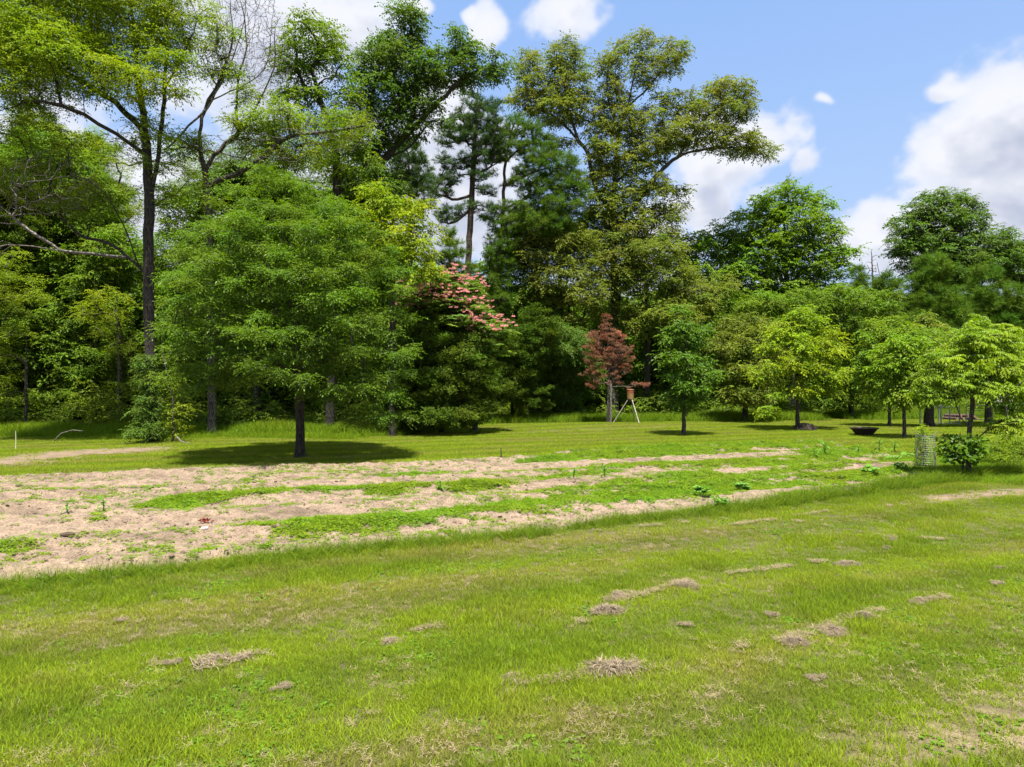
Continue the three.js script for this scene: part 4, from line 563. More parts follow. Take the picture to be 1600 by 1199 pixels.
// ------------------------------------------------------------------ the rest of the woods: copies of a few trees, and a mass behind them
{
  const kinds = [['large', M.mid, 12.5, [1, 1, 1]], ['large', M.oak, 11, [1, 1, 1]], ['large', M.olive, 12, [1, 1, 1]], ['cedar', M.cedar, 8, [1, 1, 1]], ['large', M.deep, 9, [1, 1, 1]]];
  const protos = kinds.map(([spray, leaves, h, tint], i) => {
    const R = rng(900 + i), lobes = [], w = spray === 'cedar' ? 1.6 : 2.9;
    for (let k = 0; k < 13; k++) { const t = k / 12, y = lerp(h * 0.16, h * 0.92, t), env = spray === 'cedar' ? 1.1 - t * 0.85 : Math.sin(Math.PI * lerp(0.22, 0.95, t)), a = k * 2.4; lobes.push([Math.cos(a) * w * env * 0.6, y, w * (0.42 + 0.2 * R()) * (0.5 + env * 0.5), h * 0.09, Math.sin(a) * w * env * 0.6]); }
    const [g] = tree({ name: 'woodland_tree', label: 'shaded tree deep among the woods behind the front trees', group: 'trees filling the woods', metres: true, base: [0, 60], radius: 0.17, bark: M.barkPale, spray, leaves, tint, size: spray === 'cedar' ? 1.5 : 1.25, per: 7, spread: 0.7, spacing: 1.2, seed: 5000 + i, trunk: [[0.1, h * 0.3, 0], [-0.1, h * 0.6, 0.1], [0, h * 0.9, 0]], lobes });
    return g;
  });
  const R = rng(31337), spots = [];
  for (let row = 0; row < 3; row++) for (let x = -46; x < 66; x += 4.6) { const X = x + (R() - 0.5) * 3 + row * 1.7, Z = interp(EDGE, X) - 3.5 - row * 6 - R() * 3.5; if (Math.abs(X) > -Z * 0.78 + 2) continue; const px = pixelOf(X, Z)[0]; if (row === 0 && R() < 0.25) continue; spots.push([X, Z, row, px]); }
  const used = protos.map(() => false);
  for (const [X, Z, row, px] of spots) {
    const k = Math.floor(R() * protos.length); let o = protos[k]; if (used[k]) { o = o.clone(); o.name = numbered('woodland_tree'); scene.add(o); } used[k] = true;
    const what = ['broad crowned woodland tree', 'small leaved woodland oak', 'olive leaved woodland tree', 'woodland cedar', 'deep green woodland tree'][k], where = px < 120 ? 'left of the leaning brown trunk' : px < 240 ? 'just left of the twin trunked oak' : px < 450 ? 'behind the left half of the young oak' : px < 640 ? 'behind the right half of the young oak' : px < 760 ? 'behind the mimosa' : px < 900 ? 'behind the tiered pine' : px < 1040 ? 'behind the dead cedar' : px < 1160 ? 'behind the narrow young tree' : px < 1300 ? 'behind the forked young tree' : px < 1430 ? 'behind the brown tub' : 'behind the wire kennel panels';
    o.userData.label = `${what} ${['at the front edge', 'half way in', 'deep in the woods'][row]} ${where}`;
    const s = (0.8 + R() * 0.3) * (px > 1060 ? 0.98 : 1) * (row === 0 ? 0.78 : 1); o.position.set(X, height(X, Z) - 0.03, Z); o.rotation.y = R() * 6.28; o.scale.set(s, s * (0.9 + R() * 0.25), s);
  }
  console.log('woodland', spots.length);
  const P = new Placer(1 << 14), U = new Placer(1 << 14);
  for (let k = 0; k < 26000; k++) { const X = -75 + R() * 180, Z = interp(EDGE, clamp(X, -60, 90)) - 22 - R() * 14, top = 10.5 + fbm(X * 0.16, Z * 0.16, 80, 3) * 5.5, y = 0.4 + R() * top, v = 0.7 + R() * 0.5; if (Math.abs(X) > -Z * 0.8 + 4) continue; P.add(X, y, Z, R() * 6.28, gauss(R) * 0.5, gauss(R) * 0.5, 1.7 + R(), 1.7 + R(), v, v, v); }
  tag(instanced('distant_woods', SP.large[0], M.mid, P, scene), 'far mass of woodland foliage seen only as one dark green backdrop', 'woods', null, 'stuff');
  for (let k = 0; k < 9000; k++) { const X = -46 + R() * 112, into = Math.pow(R(), 1.4) * 12 - 0.6, Z = interp(EDGE, X) - into; if (Math.abs(X) > -Z * 0.79 + 3) continue; const f = fbm(X * 0.4, Z * 0.4, 81, 3); if (f < 0.42) continue; const y = 0.1 + Math.pow(R(), 1.6) * (f - 0.3) * 6.5, v = 0.75 + R() * 0.45; U.add(X, y + height(X, Z), Z, R() * 6.28, gauss(R) * 0.4, gauss(R) * 0.4, 0.7 + R() * 0.6, 0.7 + R() * 0.6, v * (0.8 + f * 0.5), v, v * 0.9); }
  tag(instanced('undergrowth', SP.broad[0], M.mid, U, scene), 'leafy undergrowth at the foot of the woods', 'undergrowth', null, 'stuff');
}
console.log('woods done');

// ------------------------------------------------------------------ small things
const std = (r, g, b, rough = 0.8, metal = 0, map) => new THREE.MeshStandardMaterial({ color: lin(r, g, b), roughness: rough, metalness: metal, ...(map && { map }) });
const mottled = tex(256, (u, v) => { const n = fbm(u * 6, v * 6, 3, 4, 6), f = fbm(u * 40, v * 40, 4, 3, 40), k = 0.55 + 0.4 * n + 0.2 * (f - 0.5); return [k, k * (0.93 + 0.07 * n), k * (0.86 + 0.14 * n)]; });
const pipe = (pts, r, sides = 8) => { const g = new Geo(); tube(g, pts, pts.map(() => r), sides); return g.build(false); };

// game feeder on three legs
{
  const d = 49.5, X = (985 - CX) * d / F, g = thing('game_feeder', 'game feeder barrel with rusty orange top on three pale pipe legs', 'feeder', [X, height(X, -d), -d]);
  const L = (a, n = 28) => new THREE.LatheGeometry(a.map(p => new THREE.Vector2(...p)), n), y0 = 1.72;
  mesh('barrel', L([[0, y0], [0.24, y0], [0.255, y0 + 0.02], [0.25, y0 + 0.05], [0.25, y0 + 0.38], [0.26, y0 + 0.4], [0.25, y0 + 0.42]]), std(0.38, 0.25, 0.085, 0.6, 0, mottled), g);
  mesh('upper_band', L([[0.25, y0 + 0.421], [0.252, y0 + 0.66], [0.265, y0 + 0.68], [0.255, y0 + 0.7]]), std(0.42, 0.13, 0.055, 0.6, 0, mottled), g);
  mesh('lid', L([[0.256, y0 + 0.695], [0.262, y0 + 0.715], [0.24, y0 + 0.728], [0, y0 + 0.735]]), std(0.5, 0.25, 0.14, 0.6, 0, mottled), g);
  mesh('spinner_housing', L([[0, y0 - 0.22], [0.1, y0 - 0.22], [0.13, y0 - 0.12], [0.225, y0 - 0.1], [0.235, y0 - 0.003], [0, y0 - 0.003]]), std(0.12, 0.08, 0.065, 0.8, 0, mottled), g);
  const pale = std(0.5, 0.48, 0.44, 0.5, 0.1, mottled);
  mesh('leg', pipe([[-0.16, y0 + 0.02, 0.05], [-1.36, -0.05, 0.45]], 0.03), pale, g);
  mesh('leg', pipe([[0.08, y0 + 0.02, 0.16], [0.4, -0.05, 1.5]], 0.036), pale, g);
  mesh('leg', pipe([[0.12, y0 + 0.02, -0.1], [0.5, -0.05, -1.0]], 0.03), pale, g);
}
// hanging post beside the dead cedar
{
  const d = 50.2, X = (954 - CX) * d / F, g = thing('hanging_post', 'grey wooden post with thin crossbar beside the dead cedar', 'post', [X, height(X, -d), -d]);
  mesh('post', pipe([[0, -0.1, 0], [0.02, 1.5, 0], [0.03, 2.95, 0]], 0.075, 10), M.barkDead, g);
  mesh('crossbar', pipe([[0.02, 2.66, 0.06], [0.9, 2.7, 0.1], [1.62, 2.66, 0.1]], 0.014), std(0.14, 0.12, 0.1), g);
  mesh('brace', pipe([[-0.16, -0.1, -0.2], [-0.06, 1.4, -0.12]], 0.07, 8), M.barkPale, g);
}
// brown tub
{
  const d = 39.6, X = (1350.5 - CX) * d / F, g = thing('garden_tub', 'rusty dark brown flared metal tub standing on the lawn', 'tub', [X, height(X, -d), -d]);
  const prof = [[0, 0.02], [0.42, 0.02], [0.46, 0.05], [0.72, 0.39], [0.765, 0.4], [0.765, 0.425], [0.7, 0.418], [0.44, 0.1], [0, 0.09]];
  mesh('bowl', new THREE.LatheGeometry(prof.map(p => new THREE.Vector2(...p)), 40), std(0.055, 0.036, 0.026, 0.75, 0.2, mottled), g);
  mesh('rim', new THREE.TorusGeometry(0.765, 0.018, 8, 48).rotateX(Math.PI / 2).translate(0, 0.428, 0), std(0.16, 0.13, 0.1, 0.6, 0.3, mottled), g);
  for (const s of [-1, 1]) mesh('handle', pipe([[s * 0.71, 0.36, -0.12], [s * 0.81, 0.36, -0.08], [s * 0.81, 0.36, 0.08], [s * 0.71, 0.36, 0.12]], 0.012, 6), std(0.12, 0.08, 0.06, 0.7, 0.3), g);
}
// dark heap of old brush at the forked tree
{
  const d = 43.6, X = (1258 - CX) * d / F, g = thing('brush_heap', 'dark heap of old twigs at the foot of the forked young tree', 'heap', [X, height(X, -d), -d]), R = rng(88), G = new Geo();
  const h = new THREE.SphereGeometry(1, 28, 14, 0, Math.PI * 2, 0, Math.PI / 2), p = h.attributes.position; for (let i = 0; i < p.count; i++) { const x = p.getX(i), y = p.getY(i), z = p.getZ(i), k = 0.8 + 0.4 * fbm(x * 3 + 9, y * 3, z * 3 + 4, 3); p.setXYZ(i, x * k * 0.68, y * k * 0.5 - 0.03, z * k * 0.6); } h.computeVertexNormals();
  mesh('mound', h, std(0.06, 0.045, 0.032, 1, 0, mottled), g);
  for (let k = 0; k < 150; k++) { const a = R() * 6.28, r = Math.sqrt(R()) * 0.62, y = 0.5 * Math.sqrt(Math.max(0, 1 - (r / 0.7) ** 2)) * 0.9, b = R() * 6.28, l = 0.12 + R() * 0.3; tube(G, [[Math.cos(a) * r, y, Math.sin(a) * r], [Math.cos(a) * r + Math.cos(b) * l, Math.max(0.03, y - 0.05 + gauss(R) * 0.07), Math.sin(a) * r + Math.sin(b) * l]], [0.012, 0.006], 4); }
  const tw = mesh('twigs', G.build(false), M.barkGrey, g); tw.userData.kind = 'stuff';
}
// kennel fence of wire panels
const galv = std(0.32, 0.34, 0.35, 0.45, 0.4), wire = std(0.4, 0.42, 0.42, 0.5, 0.5);
{
  const d = 49.5, X0 = (1438 - CX) * d / F, X1 = (1500 - CX) * d / F, w = X1 - X0, H = 1.32, g = thing('kennel_fence', 'galvanised wire kennel panels with pipe posts behind the young trees', 'fence', [X0, height(X0, -d), -d]);
  for (const t of [0, 0.33, 0.53, 0.75, 1]) mesh('post', pipe([[w * t, -0.1, 0], [w * t, H, 0]], 0.042), galv, g);
  mesh('top_rail', pipe([[0, H, 0.045], [w, H - 0.05, 0.045]], 0.028), galv, g); mesh('bottom_rail', pipe([[0, 0.12, 0.045], [w, 0.1, 0.045]], 0.02), galv, g);
  mesh('post', pipe([[w, -0.1, -2.4], [w, H, -2.4]], 0.042), galv, g); mesh('side_rail', pipe([[w, H - 0.03, 0], [w, H - 0.03, -2.4]], 0.026), galv, g);
  const W = new Geo(); for (let x = -H; x < w; x += 0.14) for (const s of [0, 1]) { const a = Math.max(0, x), b = Math.min(w, x + H - 0.15); if (b <= a) continue; const ya = 0.12 + (a - x), yb = 0.12 + (b - x), f = y => s ? H + 0.06 - y : y; tube(W, [[a, f(ya), 0.02], [b, f(yb), 0.02]], [0.0025, 0.0025], 3); }
  mesh('chain_link', W.build(false), wire, g).userData.kind = 'stuff';
}
{
  const d = 52, X = (1510 - CX) * d / F, g = thing('pipe_gate', 'rounded grey pipe gate right of the kennel panels', 'gate', [X, height(X, -d), -d]), w = 2.0, H = 1.3;
  mesh('frame', pipe([[0, -0.05, 0], [0, H - 0.2, 0], [0.04, H - 0.06, 0], [0.18, H, 0], [w - 0.18, H, 0], [w - 0.04, H - 0.06, 0], [w, H - 0.2, 0], [w, -0.05, 0]], 0.035), galv, g);
  for (const y of [0.25, 0.6, 0.95]) mesh('rail', pipe([[0, y, 0], [w, y, 0]], 0.022), galv, g);
}
// stacked reddish logs behind the fence
{
  const R = rng(55), d = 56, X = (1503 - CX) * d / F;
  for (let k = 0; k < 7; k++) { const x = X - 1 + (k % 4) * 0.55 + (k > 3 ? 0.28 : 0), y = height(x, -d) + 0.12 + (k > 3 ? 0.22 : 0), g = thing('log', `reddish brown log, ${['first', 'second', 'third', 'last'][k % 4]} from the left in the ${k > 3 ? 'upper' : 'lower'} layer behind the kennel panels`, 'log', [x, y, -d + gauss(R) * 0.08], 0.4 + gauss(R) * 0.15, 'logs piled behind the fence'); mesh('bark', pipe([[-0.1, 0, -0.6], [0, 0.01, 0], [0.1, 0, 0.6]], 0.13, 10), bark(0.17, 0.1, 0.078), g); for (const s of [-1, 1]) { const e = new THREE.CircleGeometry(0.13, 14); if (s < 0) e.rotateY(Math.PI); e.translate(s * 0.1, 0, s * 0.6); mesh('cut_end', e, std(0.5, 0.34, 0.22, 0.9, 0, mottled), g); } }
}
// rusty wire panel at the far right edge
{
  const d = 51, X = (1577 - CX) * d / F, g = thing('rusty_panel_fence', 'rusty wire stock panel at the right edge', 'fence', [X, height(X, -d), -d]), w = 3, rust = std(0.22, 0.12, 0.085, 0.8, 0.2);
  for (const t of [0, 0.5, 1]) mesh('post', pipe([[w * t, -0.1, 0], [w * t, 1.25, 0]], 0.05), rust, g);
  for (let k = 0; k < 7; k++) mesh('wire', pipe([[0, 0.12 + k * 0.17, 0.052], [w, 0.12 + k * 0.17, 0.052]], 0.008, 5), rust, g);
}
// thin wire fence at right, in front
{
  const d = 27, X = 19.2, g = thing('garden_wire_fence', 'thin wire mesh garden fence at the right edge behind the pecan', 'fence', [X, 0, -d]), w = 5, H = 1.05, G = new Geo();
  for (let x = 0; x <= w; x += 0.2) tube(G, [[x, 0, 0], [x, H, 0]], [0.003, 0.003], 3); for (let y = 0.1; y <= H; y += 0.19) tube(G, [[0, y, 0.004], [w, y, 0.004]], [0.003, 0.003], 3);
  mesh('wire_mesh', G.build(false), wire, g).userData.kind = 'stuff'; for (const x of [0.1, 2.5, 4.9]) mesh('stake', pipe([[x, -0.1, -0.03], [x, H + 0.1, -0.03]], 0.018, 6), M.barkGrey, g);
}
// wire guard with the sapling inside
{
  const [X, Z] = ground(1446, 733), g = thing('tree_guard', 'cylinder of pale wire mesh standing at the end of the plot', 'tree guard', [X, height(X, Z), Z]), G = new Geo(), r = 0.3, H = 1.2;
  for (let k = 0; k < 26; k++) { const a = k / 26 * 6.283; tube(G, [[Math.cos(a) * r, 0, Math.sin(a) * r], [Math.cos(a) * r, H, Math.sin(a) * r]], [0.0035, 0.0035], 3); }
  for (let y = 0.02; y < H; y += 0.075) { const ring = []; for (let k = 0; k <= 20; k++) { const a = k / 20 * 6.283; ring.push([Math.cos(a) * (r + 0.004), y, Math.sin(a) * (r + 0.004)]); } tube(G, ring, ring.map(() => 0.0035), 3); }
  for (const [a, b] of [[-0.26, -0.52], [0.2, 0.34], [-0.1, -0.3]]) tube(G, [[a, H - 0.02, 0.1], [b, H + 0.14, 0.2]], [0.009, 0.007], 4);
  mesh('mesh', G.build(false), std(0.45, 0.47, 0.45, 0.4, 0.4), g).userData.kind = 'stuff';
  const st = std(0.42, 0.42, 0.41, 0.5, 0.2, mottled); mesh('stake', pipe([[-0.31, -0.15, 0.05], [-0.31, 0.75, 0.05]], 0.022, 8), st, g); mesh('stake', pipe([[0.26, -0.15, 0.2], [0.2, 0.68, 0.2]], 0.03, 8), st, g);
  tree({ name: 'guarded_sapling', label: 'green sapling inside the pale wire guard', base: [1444, -Z], radius: 0.018, spray: 'broad', leaves: M.bright, per: 2, spread: 0.06, size: 0.3, spacing: 0.13, twig: 0.005, bark: M.barkGrey, trunk: [[1444, 700], [1443, 672]], lobes: [[1443, 672, 4, 8], [1442, 690, 7, 8], [1444, 705, 8, 8], [1443, 718, 7, 6]] });
}
// broad leaved shrub at the pecan's foot, and the shrubs beyond
tree({ name: 'fig_shrub', label: 'broad leaved dark green shrub in front of the pecan trunk', category: 'shrub', base: [1506, 21.3], radius: 0.03, spray: 'fig', leaves: M.mid, tint: [0.8, 0.9, 0.8], per: 2, spread: 0.08, size: 0.85, spacing: 0.24, twig: 0.009, trunk: [[1504, 725], [1500, 705]], limbs: [[[1506, 740], [1520, 715], [1526, 690]], [[1505, 738], [1490, 715], [1478, 700]]], lobes: [[1500, 690, 24, 10], [1480, 700, 14, 10], [1520, 695, 18, 14], [1490, 710, 22, 8], [1515, 712, 18, 8]] });
tree({ name: 'edge_bush', label: 'light green weedy bush at the right edge beyond the pecan', category: 'shrub', base: [1565, 25], radius: 0.03, spray: 'oak', leaves: M.yellow, tint: [0.8, 0.9, 1.3], per: 5, spread: 0.2, size: 0.6, spacing: 0.32, twig: 0.006, trunk: [[1565, 715], [1565, 695]], lobes: [[1550, 700, 24, 12], [1580, 695, 26, 16], [1605, 700, 20, 18], [1565, 712, 34, 9]] });
tree({ name: 'edge_bush', label: 'dark leaved bush at the right edge under the pecan boughs', category: 'shrub', base: [1585, 40], radius: 0.05, spray: 'broad', leaves: M.dark, per: 5, spread: 0.2, size: 0.7, spacing: 0.45, twig: 0.008, trunk: [[1585, 650], [1585, 630]], lobes: [[1575, 625, 22, 18], [1600, 630, 20, 22]] });
{
  const R = rng(66), g = thing('white_flowering_shrub', 'white blossom cluster showing through the pecan at right', 'shrub', [...at(1573, 640, 38)].map((v, i) => i === 1 ? 0 : v)), P = new Placer(), G = new Geo();
  for (let k = 0; k < 18; k++) { const d = V(gauss(R), gauss(R) + 0.3, gauss(R)).normalize(); leaf(G, V(0, 0, 0), d, V(gauss(R), 1, gauss(R)), 0.08, 0.06, [1, 1, 1], 0.1); }
  const sk = new Skeleton(); sk.path([[0, -0.1, 0], [0.05, 1.2, 0], [0, 2.2, 0]], R); const pts = lobePoints([[0, 2.45, 0, 0.5, 0.4, 0.4], [-0.35, 2.2, 0.1, 0.4, 0.25, 0.3]], 0.28, R); sk.grow(pts, R); mesh('stems', sk.wood(0.05, { min: 0.008 }), M.barkGrey, g);
  for (const p of pts) for (let k = 0; k < 2; k++) P.add(p[0] + gauss(R) * 0.08, p[1] + gauss(R) * 0.08, p[2] + gauss(R) * 0.08, R() * 6, 0, 0, 1, 1, 1, 1, 1); instanced('blossoms', G.build(), M.white, P, g);
}

// dry grass clumps left by the mower
{
  const clump = (seed, n, w, h) => {                                 // a few uneven tangles run together
    const R = rng(seed), g = new Geo(), subs = Array.from({ length: 6 }, (_, k) => [gauss(R) * w * 1.1, gauss(R) * w * 0.4, w * (0.2 + R() * 0.4), h * (0.3 + R() * 0.7)]);
    for (let k = 0; k < n; k++) {
      const [bx, bz, br, bh] = subs[Math.floor(R() * 6)], a = R() * 6.283, r = Math.pow(R(), 0.55) * (R() < 0.1 ? 1.7 : 1), x = bx + Math.cos(a) * r * br, z = bz + Math.sin(a) * r * br * 0.7, q = Math.max(0, 1 - r * r), top = bh * q * (0.4 + 1.1 * fbm(x * 14 + 5, z * 16, seed, 2));
      const y = Math.max(0.004, top * Math.pow(R(), 0.5)), b = R() * 6.283, l = 0.04 + R() * 0.1, s = 0.4 + R() * 0.95, gr = R() * 0.25, c = [0.215 * s, (0.16 + gr * 0.02) * s, (0.096 + gr * 0.04) * s], up = gauss(R) * 0.3, dx = Math.cos(b) * l, dz = Math.sin(b) * l, wd = 0.0018 + R() * 0.002, sx = -Math.sin(b) * wd, sz = Math.cos(b) * wd, my = y + Math.abs(gauss(R)) * 0.025, ey = Math.max(0.003, y + up * l);
      const i0 = g.vert(x - sx, y, z - sz, 0, 1, 0, c), i1 = g.vert(x + sx, y, z + sz, 0, 1, 0, c), i2 = g.vert(x + dx * 0.5 + sx, my, z + dz * 0.5 + sz, 0, 1, 0, c), i3 = g.vert(x + dx * 0.5 - sx, my, z + dz * 0.5 - sz, 0, 1, 0, c), i4 = g.vert(x + dx, ey, z + dz, 0, 1, 0, c);
      g.i.push(i0, i1, i2, i0, i2, i3, i3, i2, i4);
    }
    const o = g.build(); o.deleteAttribute('normal'); o.computeVertexNormals(); return o;
  };
  const vary = [0, 1, 2].map(k => clump(200 + k, 1900, 0.25, 0.085)), thin = [0, 1].map(k => clump(300 + k, 420, 0.24, 0.035));
  const group = 'clumps of dry cut grass on the lawn';
  for (const [px, py, w, label, v, flat] of [[981, 1052, 96, 'largest dry grass clump, low centre of the lawn'], [934, 960, 56, 'dry grass clump at the left end of the upper trail of cuttings'], [970, 937, 50, 'flatter dry grass clump beside the left end of the upper trail', 1, 0.6], [1074, 917, 52, 'dry grass clump at the right end of the upper trail of cuttings', 2, 0.7], [1228, 1008, 46, 'round dry grass clump at the left end of the right hand trail', 0], [1308, 990, 50, 'long dry grass clump in the middle of the right hand trail', 1, 0.6], [1350, 968, 48, 'tall dry grass clump at the right end of the right hand trail', 2], [1442, 945, 34, 'small flat dry grass clump furthest along the right hand trail', 1, 0.5], [612, 1006, 42, 'lone pale dry grass clump left of the centre', 2, 0.6], [664, 987, 30, 'faint dry grass wisp right of the lone pale clump', 1, 0.4], [788, 1062, 46, 'loose wispy dry grass clump left of the largest one', 0, 0.6], [345, 1036, 84, 'long thin dry grass streak in the left of the lawn', 1, 0.35], [270, 1040, 34, 'small dry grass wisp left of the long thin streak', 2, 0.35], [1312, 884, 44, 'dry grass clump above the right hand trail', 0, 0.6], [1392, 843, 30, 'upper of two small dry clumps near the right track', 1, 0.5], [1389, 860, 26, 'lower of two small dry clumps near the right track', 2, 0.5], [1556, 891, 26, 'small greyish dry clump near the right edge', 0, 0.5], [1560, 918, 26, 'faint dry wisp below the greyish clump at the right edge', 1, 0.4], [1072, 984, 28, 'small faint dry wisp between the two trails', 0, 0.4], [1275, 1064, 34, 'faint flat patch of dry grass below the right hand trail', 1, 0.3], [190, 972, 26, 'tiny dry grass wisp at the upper left of the lawn', 0, 0.35], [440, 1082, 34, 'pale flat patch of dry grass, lower left of the lawn', 1, 0.25], [1205, 967, 26, 'sparse greyish wisp left of the tall clump', 2, 0.3]]) {
    const [x, z] = ground(px, py), s = w * -z / F / 0.5, k = flat ?? 1, o = mesh('dry_grass_clump', (k < 0.45 ? thin[(v ?? 0) % 2] : vary[v ?? 0]), M.straw, scene); o.position.set(x, height(x, z) + (k < 0.45 ? 0.03 : 0.012), z); o.scale.set(s, (0.55 + 0.45 * s) * (k < 0.45 ? 1 : k), s * 1.1); o.rotation.y = 0.2 + (px % 7) * 0.09 + (px % 2) * Math.PI; tag(o, label, 'grass clump', group); o.userData.kind = 'thing';
  }
  // cuttings spread thinly along the mower's lines
  const R = rng(91), P = new Placer(1 << 13), trails = rowsOf([[[[800, 1075], [900, 1058], [1000, 1042]], 1, 1], [[[880, 985], [960, 945], [1100, 905], [1290, 880]], 1, 1], [[[1150, 1020], [1250, 1000], [1360, 962], [1480, 938]], 1, 1], [[[930, 830], [1130, 812]], 1, 1], [[[1240, 815], [1390, 840], [1480, 846]], 1, 1], [[[240, 1045], [420, 1025]], 1, 1], [[[600, 1005], [700, 980]], 1, 1], [[[1100, 828], [1300, 800], [1500, 785]], 1, 1]]);
  const bit = new Geo(), B = rng(92); for (let k = 0; k < 14; k++) { const a = B() * 6.283, l = 0.03 + B() * 0.06, x = gauss(B) * 0.05, z = gauss(B) * 0.05, s = 0.7 + B() * 0.6; leaf(bit, V(x, 0.004 + B() * 0.02, z), V(Math.cos(a), gauss(B) * 0.2, Math.sin(a)), V(0, 1, 0), l, 0.005, [0.22 * s, 0.165 * s, 0.095 * s], 0.1); }
  for (const [pts] of trails) for (let i = 1; i < pts.length; i++) { const [a, b] = [pts[i - 1], pts[i]], len = Math.hypot(b[0] - a[0], b[1] - a[1]); for (let k = 0; k < len * 55; k++) { const t = R(), x = lerp(a[0], b[0], t) + gauss(R) * 0.10, z = lerp(a[1], b[1], t) + gauss(R) * 0.10; if (fbm(x * 2.5, z * 2.5, 95, 2) < 0.48) continue; P.add(x, height(x, z) + 0.03, z, R() * 6.283, gauss(R) * 0.2, gauss(R) * 0.2, 1, 1, 1, 1, 1); } }
  for (let k = 0; k < 9000; k++) { const z = -(4.5 + Math.pow(R(), 1.5) * 15), x = (R() * 2 - 1) * (-z * 0.78 + 1); const worn = smooth(3.2, 5, x) * smooth(-8, -6, z); if (plotInside(x, z) > -0.4 || R() > dryness(x, z) * 0.7 + 0.06 + worn) continue; P.add(x, height(x, z) + 0.025, z, R() * 6.283, gauss(R) * 0.3, gauss(R) * 0.3, 0.9, 0.9, 1, 1, 1); }
  tag(instanced('grass_cuttings', bit.build(), M.straw, P, scene), 'thin trails of dry cuttings lying on the mown lawn', 'cuttings', null, 'stuff');
}

// corn plants and other crops in the plot
function corn(px, py, hpx, label) {
  const [x, z] = ground(px, py), h = hpx * -z / F, R = rng(px * 13 + py), g = thing('corn_plant', label, 'corn plant', [x, tilled(x, z) - 0.02, z], R() * 3, 'corn plants in the garden plot');
  mesh('stalk', pipe([[0, -0.03, 0], [0.01, h * 0.35, 0], [0, h * 0.72, 0.01]], 0.011 + h * 0.006, 6), M.cornStalk, g);
  for (let k = 0; k < 7; k++) {
    const a = k * 2.75 + R() * 0.6, y = h * (0.12 + k * 0.085), L = h * (0.5 + R() * 0.22), G = new Geo(), up = 0.75 + R() * 0.35; let prev = null;
    for (let q = 0; q <= 7; q++) { const t = q / 7, o = L * t * 0.8, yy = y + L * (up * t - 1.05 * t * t * (1.25 - k * 0.1)), w = 0.07 * h / 0.8 * Math.sin(Math.PI * (0.12 + 0.88 * t)) * 0.9 + 0.002, cx = Math.cos(a) * o, cz = Math.sin(a) * o, sx = -Math.sin(a) * w, sz = Math.cos(a) * w; const row = [G.vert(cx - sx, yy + w * 0.3, cz - sz, 0, 1, 0), G.vert(cx, yy, cz, 0, 1, 0), G.vert(cx + sx, yy + w * 0.3, cz + sz, 0, 1, 0)]; if (prev) for (const i of [0, 1]) G.i.push(prev[i], prev[i + 1], row[i], prev[i + 1], row[i + 1], row[i]); prev = row; }
    const gg = G.build(); gg.computeVertexNormals(); mesh('leaf', gg, M.corn, g);
  }
}
M.cornStalk = std(0.12, 0.2, 0.04, 0.7);
for (const a of [[104, 803, 22, 'short drooping corn plant, leftmost in the sandy plot'], [161, 800, 28, 'taller corn plant second from the left in the sandy plot'], [688, 768, 22, 'corn plant in the weedy row left of the centre'], [897, 752, 24, 'arching corn plant left of a close pair in the middle of the plot'], [945, 750, 24, 'upright corn plant right of the arching one in the middle of the plot'], [1289, 718, 32, 'tallest dark corn plant in the right part of the plot'], [1273, 720, 18, 'little corn plant left of the tallest one'], [1342, 712, 20, 'light green corn plant right of the tallest one'], [1375, 708, 28, 'spreading corn plant fourth at the right end of the plot'], [1398, 708, 24, 'slim corn plant nearest the wire guard']]) corn(...a);
function squash(px, py, wpx, label) {
  const [x, z] = ground(px, py), w = wpx * -z / F, R = rng(px * 3 + py), g = thing('squash_plant', label, 'squash plant', [x, tilled(x, z) - 0.02, z], 0, 'broad leaved vegetables in the plot');
  for (let k = 0; k < 16; k++) { const a = R() * 6.283, r = Math.sqrt(R()) * w / 2, s = 0.07 + R() * 0.06, y = 0.12 + R() * 0.16, l = new THREE.CircleGeometry(s, 9), p = l.attributes.position; for (let i = 0; i < p.count; i++) { const q = Math.hypot(p.getX(i), p.getY(i)) / s; p.setZ(i, q * q * 0.025 * (i % 2 ? 1 : -0.4)); } l.rotateX(-Math.PI / 2 + gauss(R) * 0.4); l.rotateZ(gauss(R) * 0.4); l.translate(Math.cos(a) * r, y, Math.sin(a) * r); l.computeVertexNormals(); mesh('leaf', l, M.squash, g); mesh('stem', pipe([[Math.cos(a) * r * 0.3, -0.01, Math.sin(a) * r * 0.3], [Math.cos(a) * r, y, Math.sin(a) * r]], 0.005, 4), M.cornStalk, g); }
}
M.squash = new THREE.MeshPhysicalMaterial({ color: lin(0.13, 0.29, 0.02), roughness: 1, transmission: 0.4, thickness: 0, specularIntensity: 0.2, side: THREE.DoubleSide });
for (const a of [[1396, 722, 34, 'broad leaved squash plant left of the wire guard'], [1420, 718, 26, 'squash plant touching the wire guard'], [1408, 742, 20, 'low squash plant in front of the wire guard'], [1362, 747, 26, 'pale leaved vegetable plant near the right end of the plot'], [1160, 772, 22, 'small vegetable plant among weeds right of the centre'], [1098, 782, 20, 'small vegetable plant at the near sandy strip'], [1125, 797, 22, 'leafy plant at the near corner of the sandy strip']]) squash(...a);

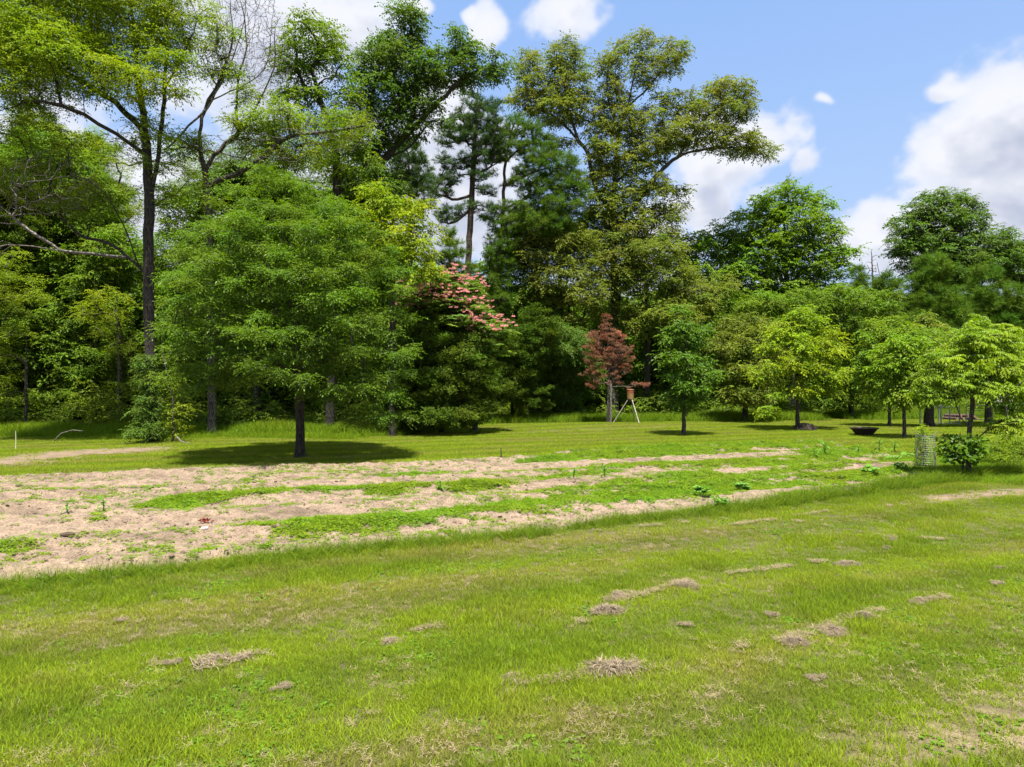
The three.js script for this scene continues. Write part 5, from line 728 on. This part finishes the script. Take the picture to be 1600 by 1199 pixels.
// odds and ends lying about
{
  const R = rng(17), [x, z] = ground(323, 818), g = thing('leaf_litter', 'little heap of dry red brown leaves on the sandy plot', 'leaves', [x, tilled(x, z), z]);
  for (let k = 0; k < 16; k++) { const G = new Geo(), s = 0.7 + R() * 0.5; leaf(G, V(gauss(R) * 0.13, 0.015 + R() * 0.05, gauss(R) * 0.08), V(gauss(R), 0.3 + gauss(R) * 0.3, gauss(R)), V(gauss(R) * 0.6, 1, gauss(R) * 0.6), 0.11, 0.05, [s, s, s], 0.5, 0.3); mesh('leaf', G.build(), M.redLeaf ??= std(0.22, 0.055, 0.035, 0.8), g); }
  const put = (name, label, cat, pts, r, mat, px, py, sides = 7) => { const [X, Z] = ground(px, py), G = new Geo(), t = thing(name, label, cat, [X, plotInside(X, Z) > 0 ? tilled(X, Z) : height(X, Z), Z]); tube(G, pts, pts.map((_, i) => r * (1 - 0.5 * i / (pts.length - 1))), sides); mesh(name === 'stake' ? 'shaft' : 'stick', G.build(false), mat, t); };
  put('stake', 'thin pale stake standing at the far left before the woods', 'stake', [[0, -0.1, 0], [0.01, 0.4, 0], [0, 0.85, 0]], 0.025, std(0.55, 0.52, 0.36, 0.8), 24, 703);
  put('stake', 'short dark stake at the far edge of the plot in the centre', 'stake', [[0, -0.1, 0], [0.0, 0.2, 0], [-0.01, 0.42, 0]], 0.03, M.barkDark, 783, 716);
  put('fallen_branch', 'grey fallen branch on the grass right of the twin trunks', 'branch', [[-0.4, 0.35, -0.2], [-0.1, 0.16, 0], [0.15, 0.05, 0.05], [0.5, 0.03, 0.1]], 0.04, M.barkDead, 285, 695);
  put('fallen_branch', 'bent pale dead bough lying in the tall grass at the left', 'branch', [[-0.9, 0.05, 0], [-0.5, 0.42, 0.1], [0.1, 0.6, 0.1], [0.7, 0.55, 0.2]], 0.035, M.barkDead, 112, 690);
  const p = mesh('paper_scrap', (() => { const g2 = new THREE.PlaneGeometry(0.12, 0.06, 6, 3), q = g2.attributes.position; for (let i = 0; i < q.count; i++) q.setZ(i, Math.sin(q.getX(i) * 50) * 0.008 + q.getY(i) * 0.3); g2.rotateX(-Math.PI / 2); g2.computeVertexNormals(); return g2; })(), new THREE.MeshStandardMaterial({ color: lin(0.75, 0.75, 0.76), roughness: 0.8, side: THREE.DoubleSide }), scene), q = ground(319, 836); p.position.set(q[0], tilled(...q) + 0.02, q[1]); tag(p, 'small white scrap lying on the sand below the red leaves', 'scrap');
  for (const [px, py, w, label] of [[105, 850, 22, 'dark damp clod of earth left of centre in the near sand'], [130, 845, 15, 'dark clod beside the larger one in the near sand'], [160, 817, 12, 'single brown clod in the sand by the corn'], [30, 764, 12, 'brown clod at the far left of the plot']]) {
    const [X, Z] = ground(px, py), g2 = new THREE.IcosahedronGeometry(1, 3), a = g2.attributes.position; for (let i = 0; i < a.count; i++) { const k = 0.7 + 0.6 * fbm(a.getX(i) * 2.2 + px, a.getY(i) * 2.2, a.getZ(i) * 2.2 + 5, 3); a.setXYZ(i, a.getX(i) * k, a.getY(i) * k, a.getZ(i) * k); } g2.computeVertexNormals();
    const o = mesh('soil_clod', g2, std(0.11, 0.075, 0.05, 1, 0, mottled), scene), s = w * -Z / F / 2; o.scale.set(s, s * 0.3, s * 0.8); o.position.set(X, tilled(X, Z) + s * 0.05, Z); tag(o, label, 'clod', 'clods of earth on the plot');
  }
}
renderer.render(scene, camera);
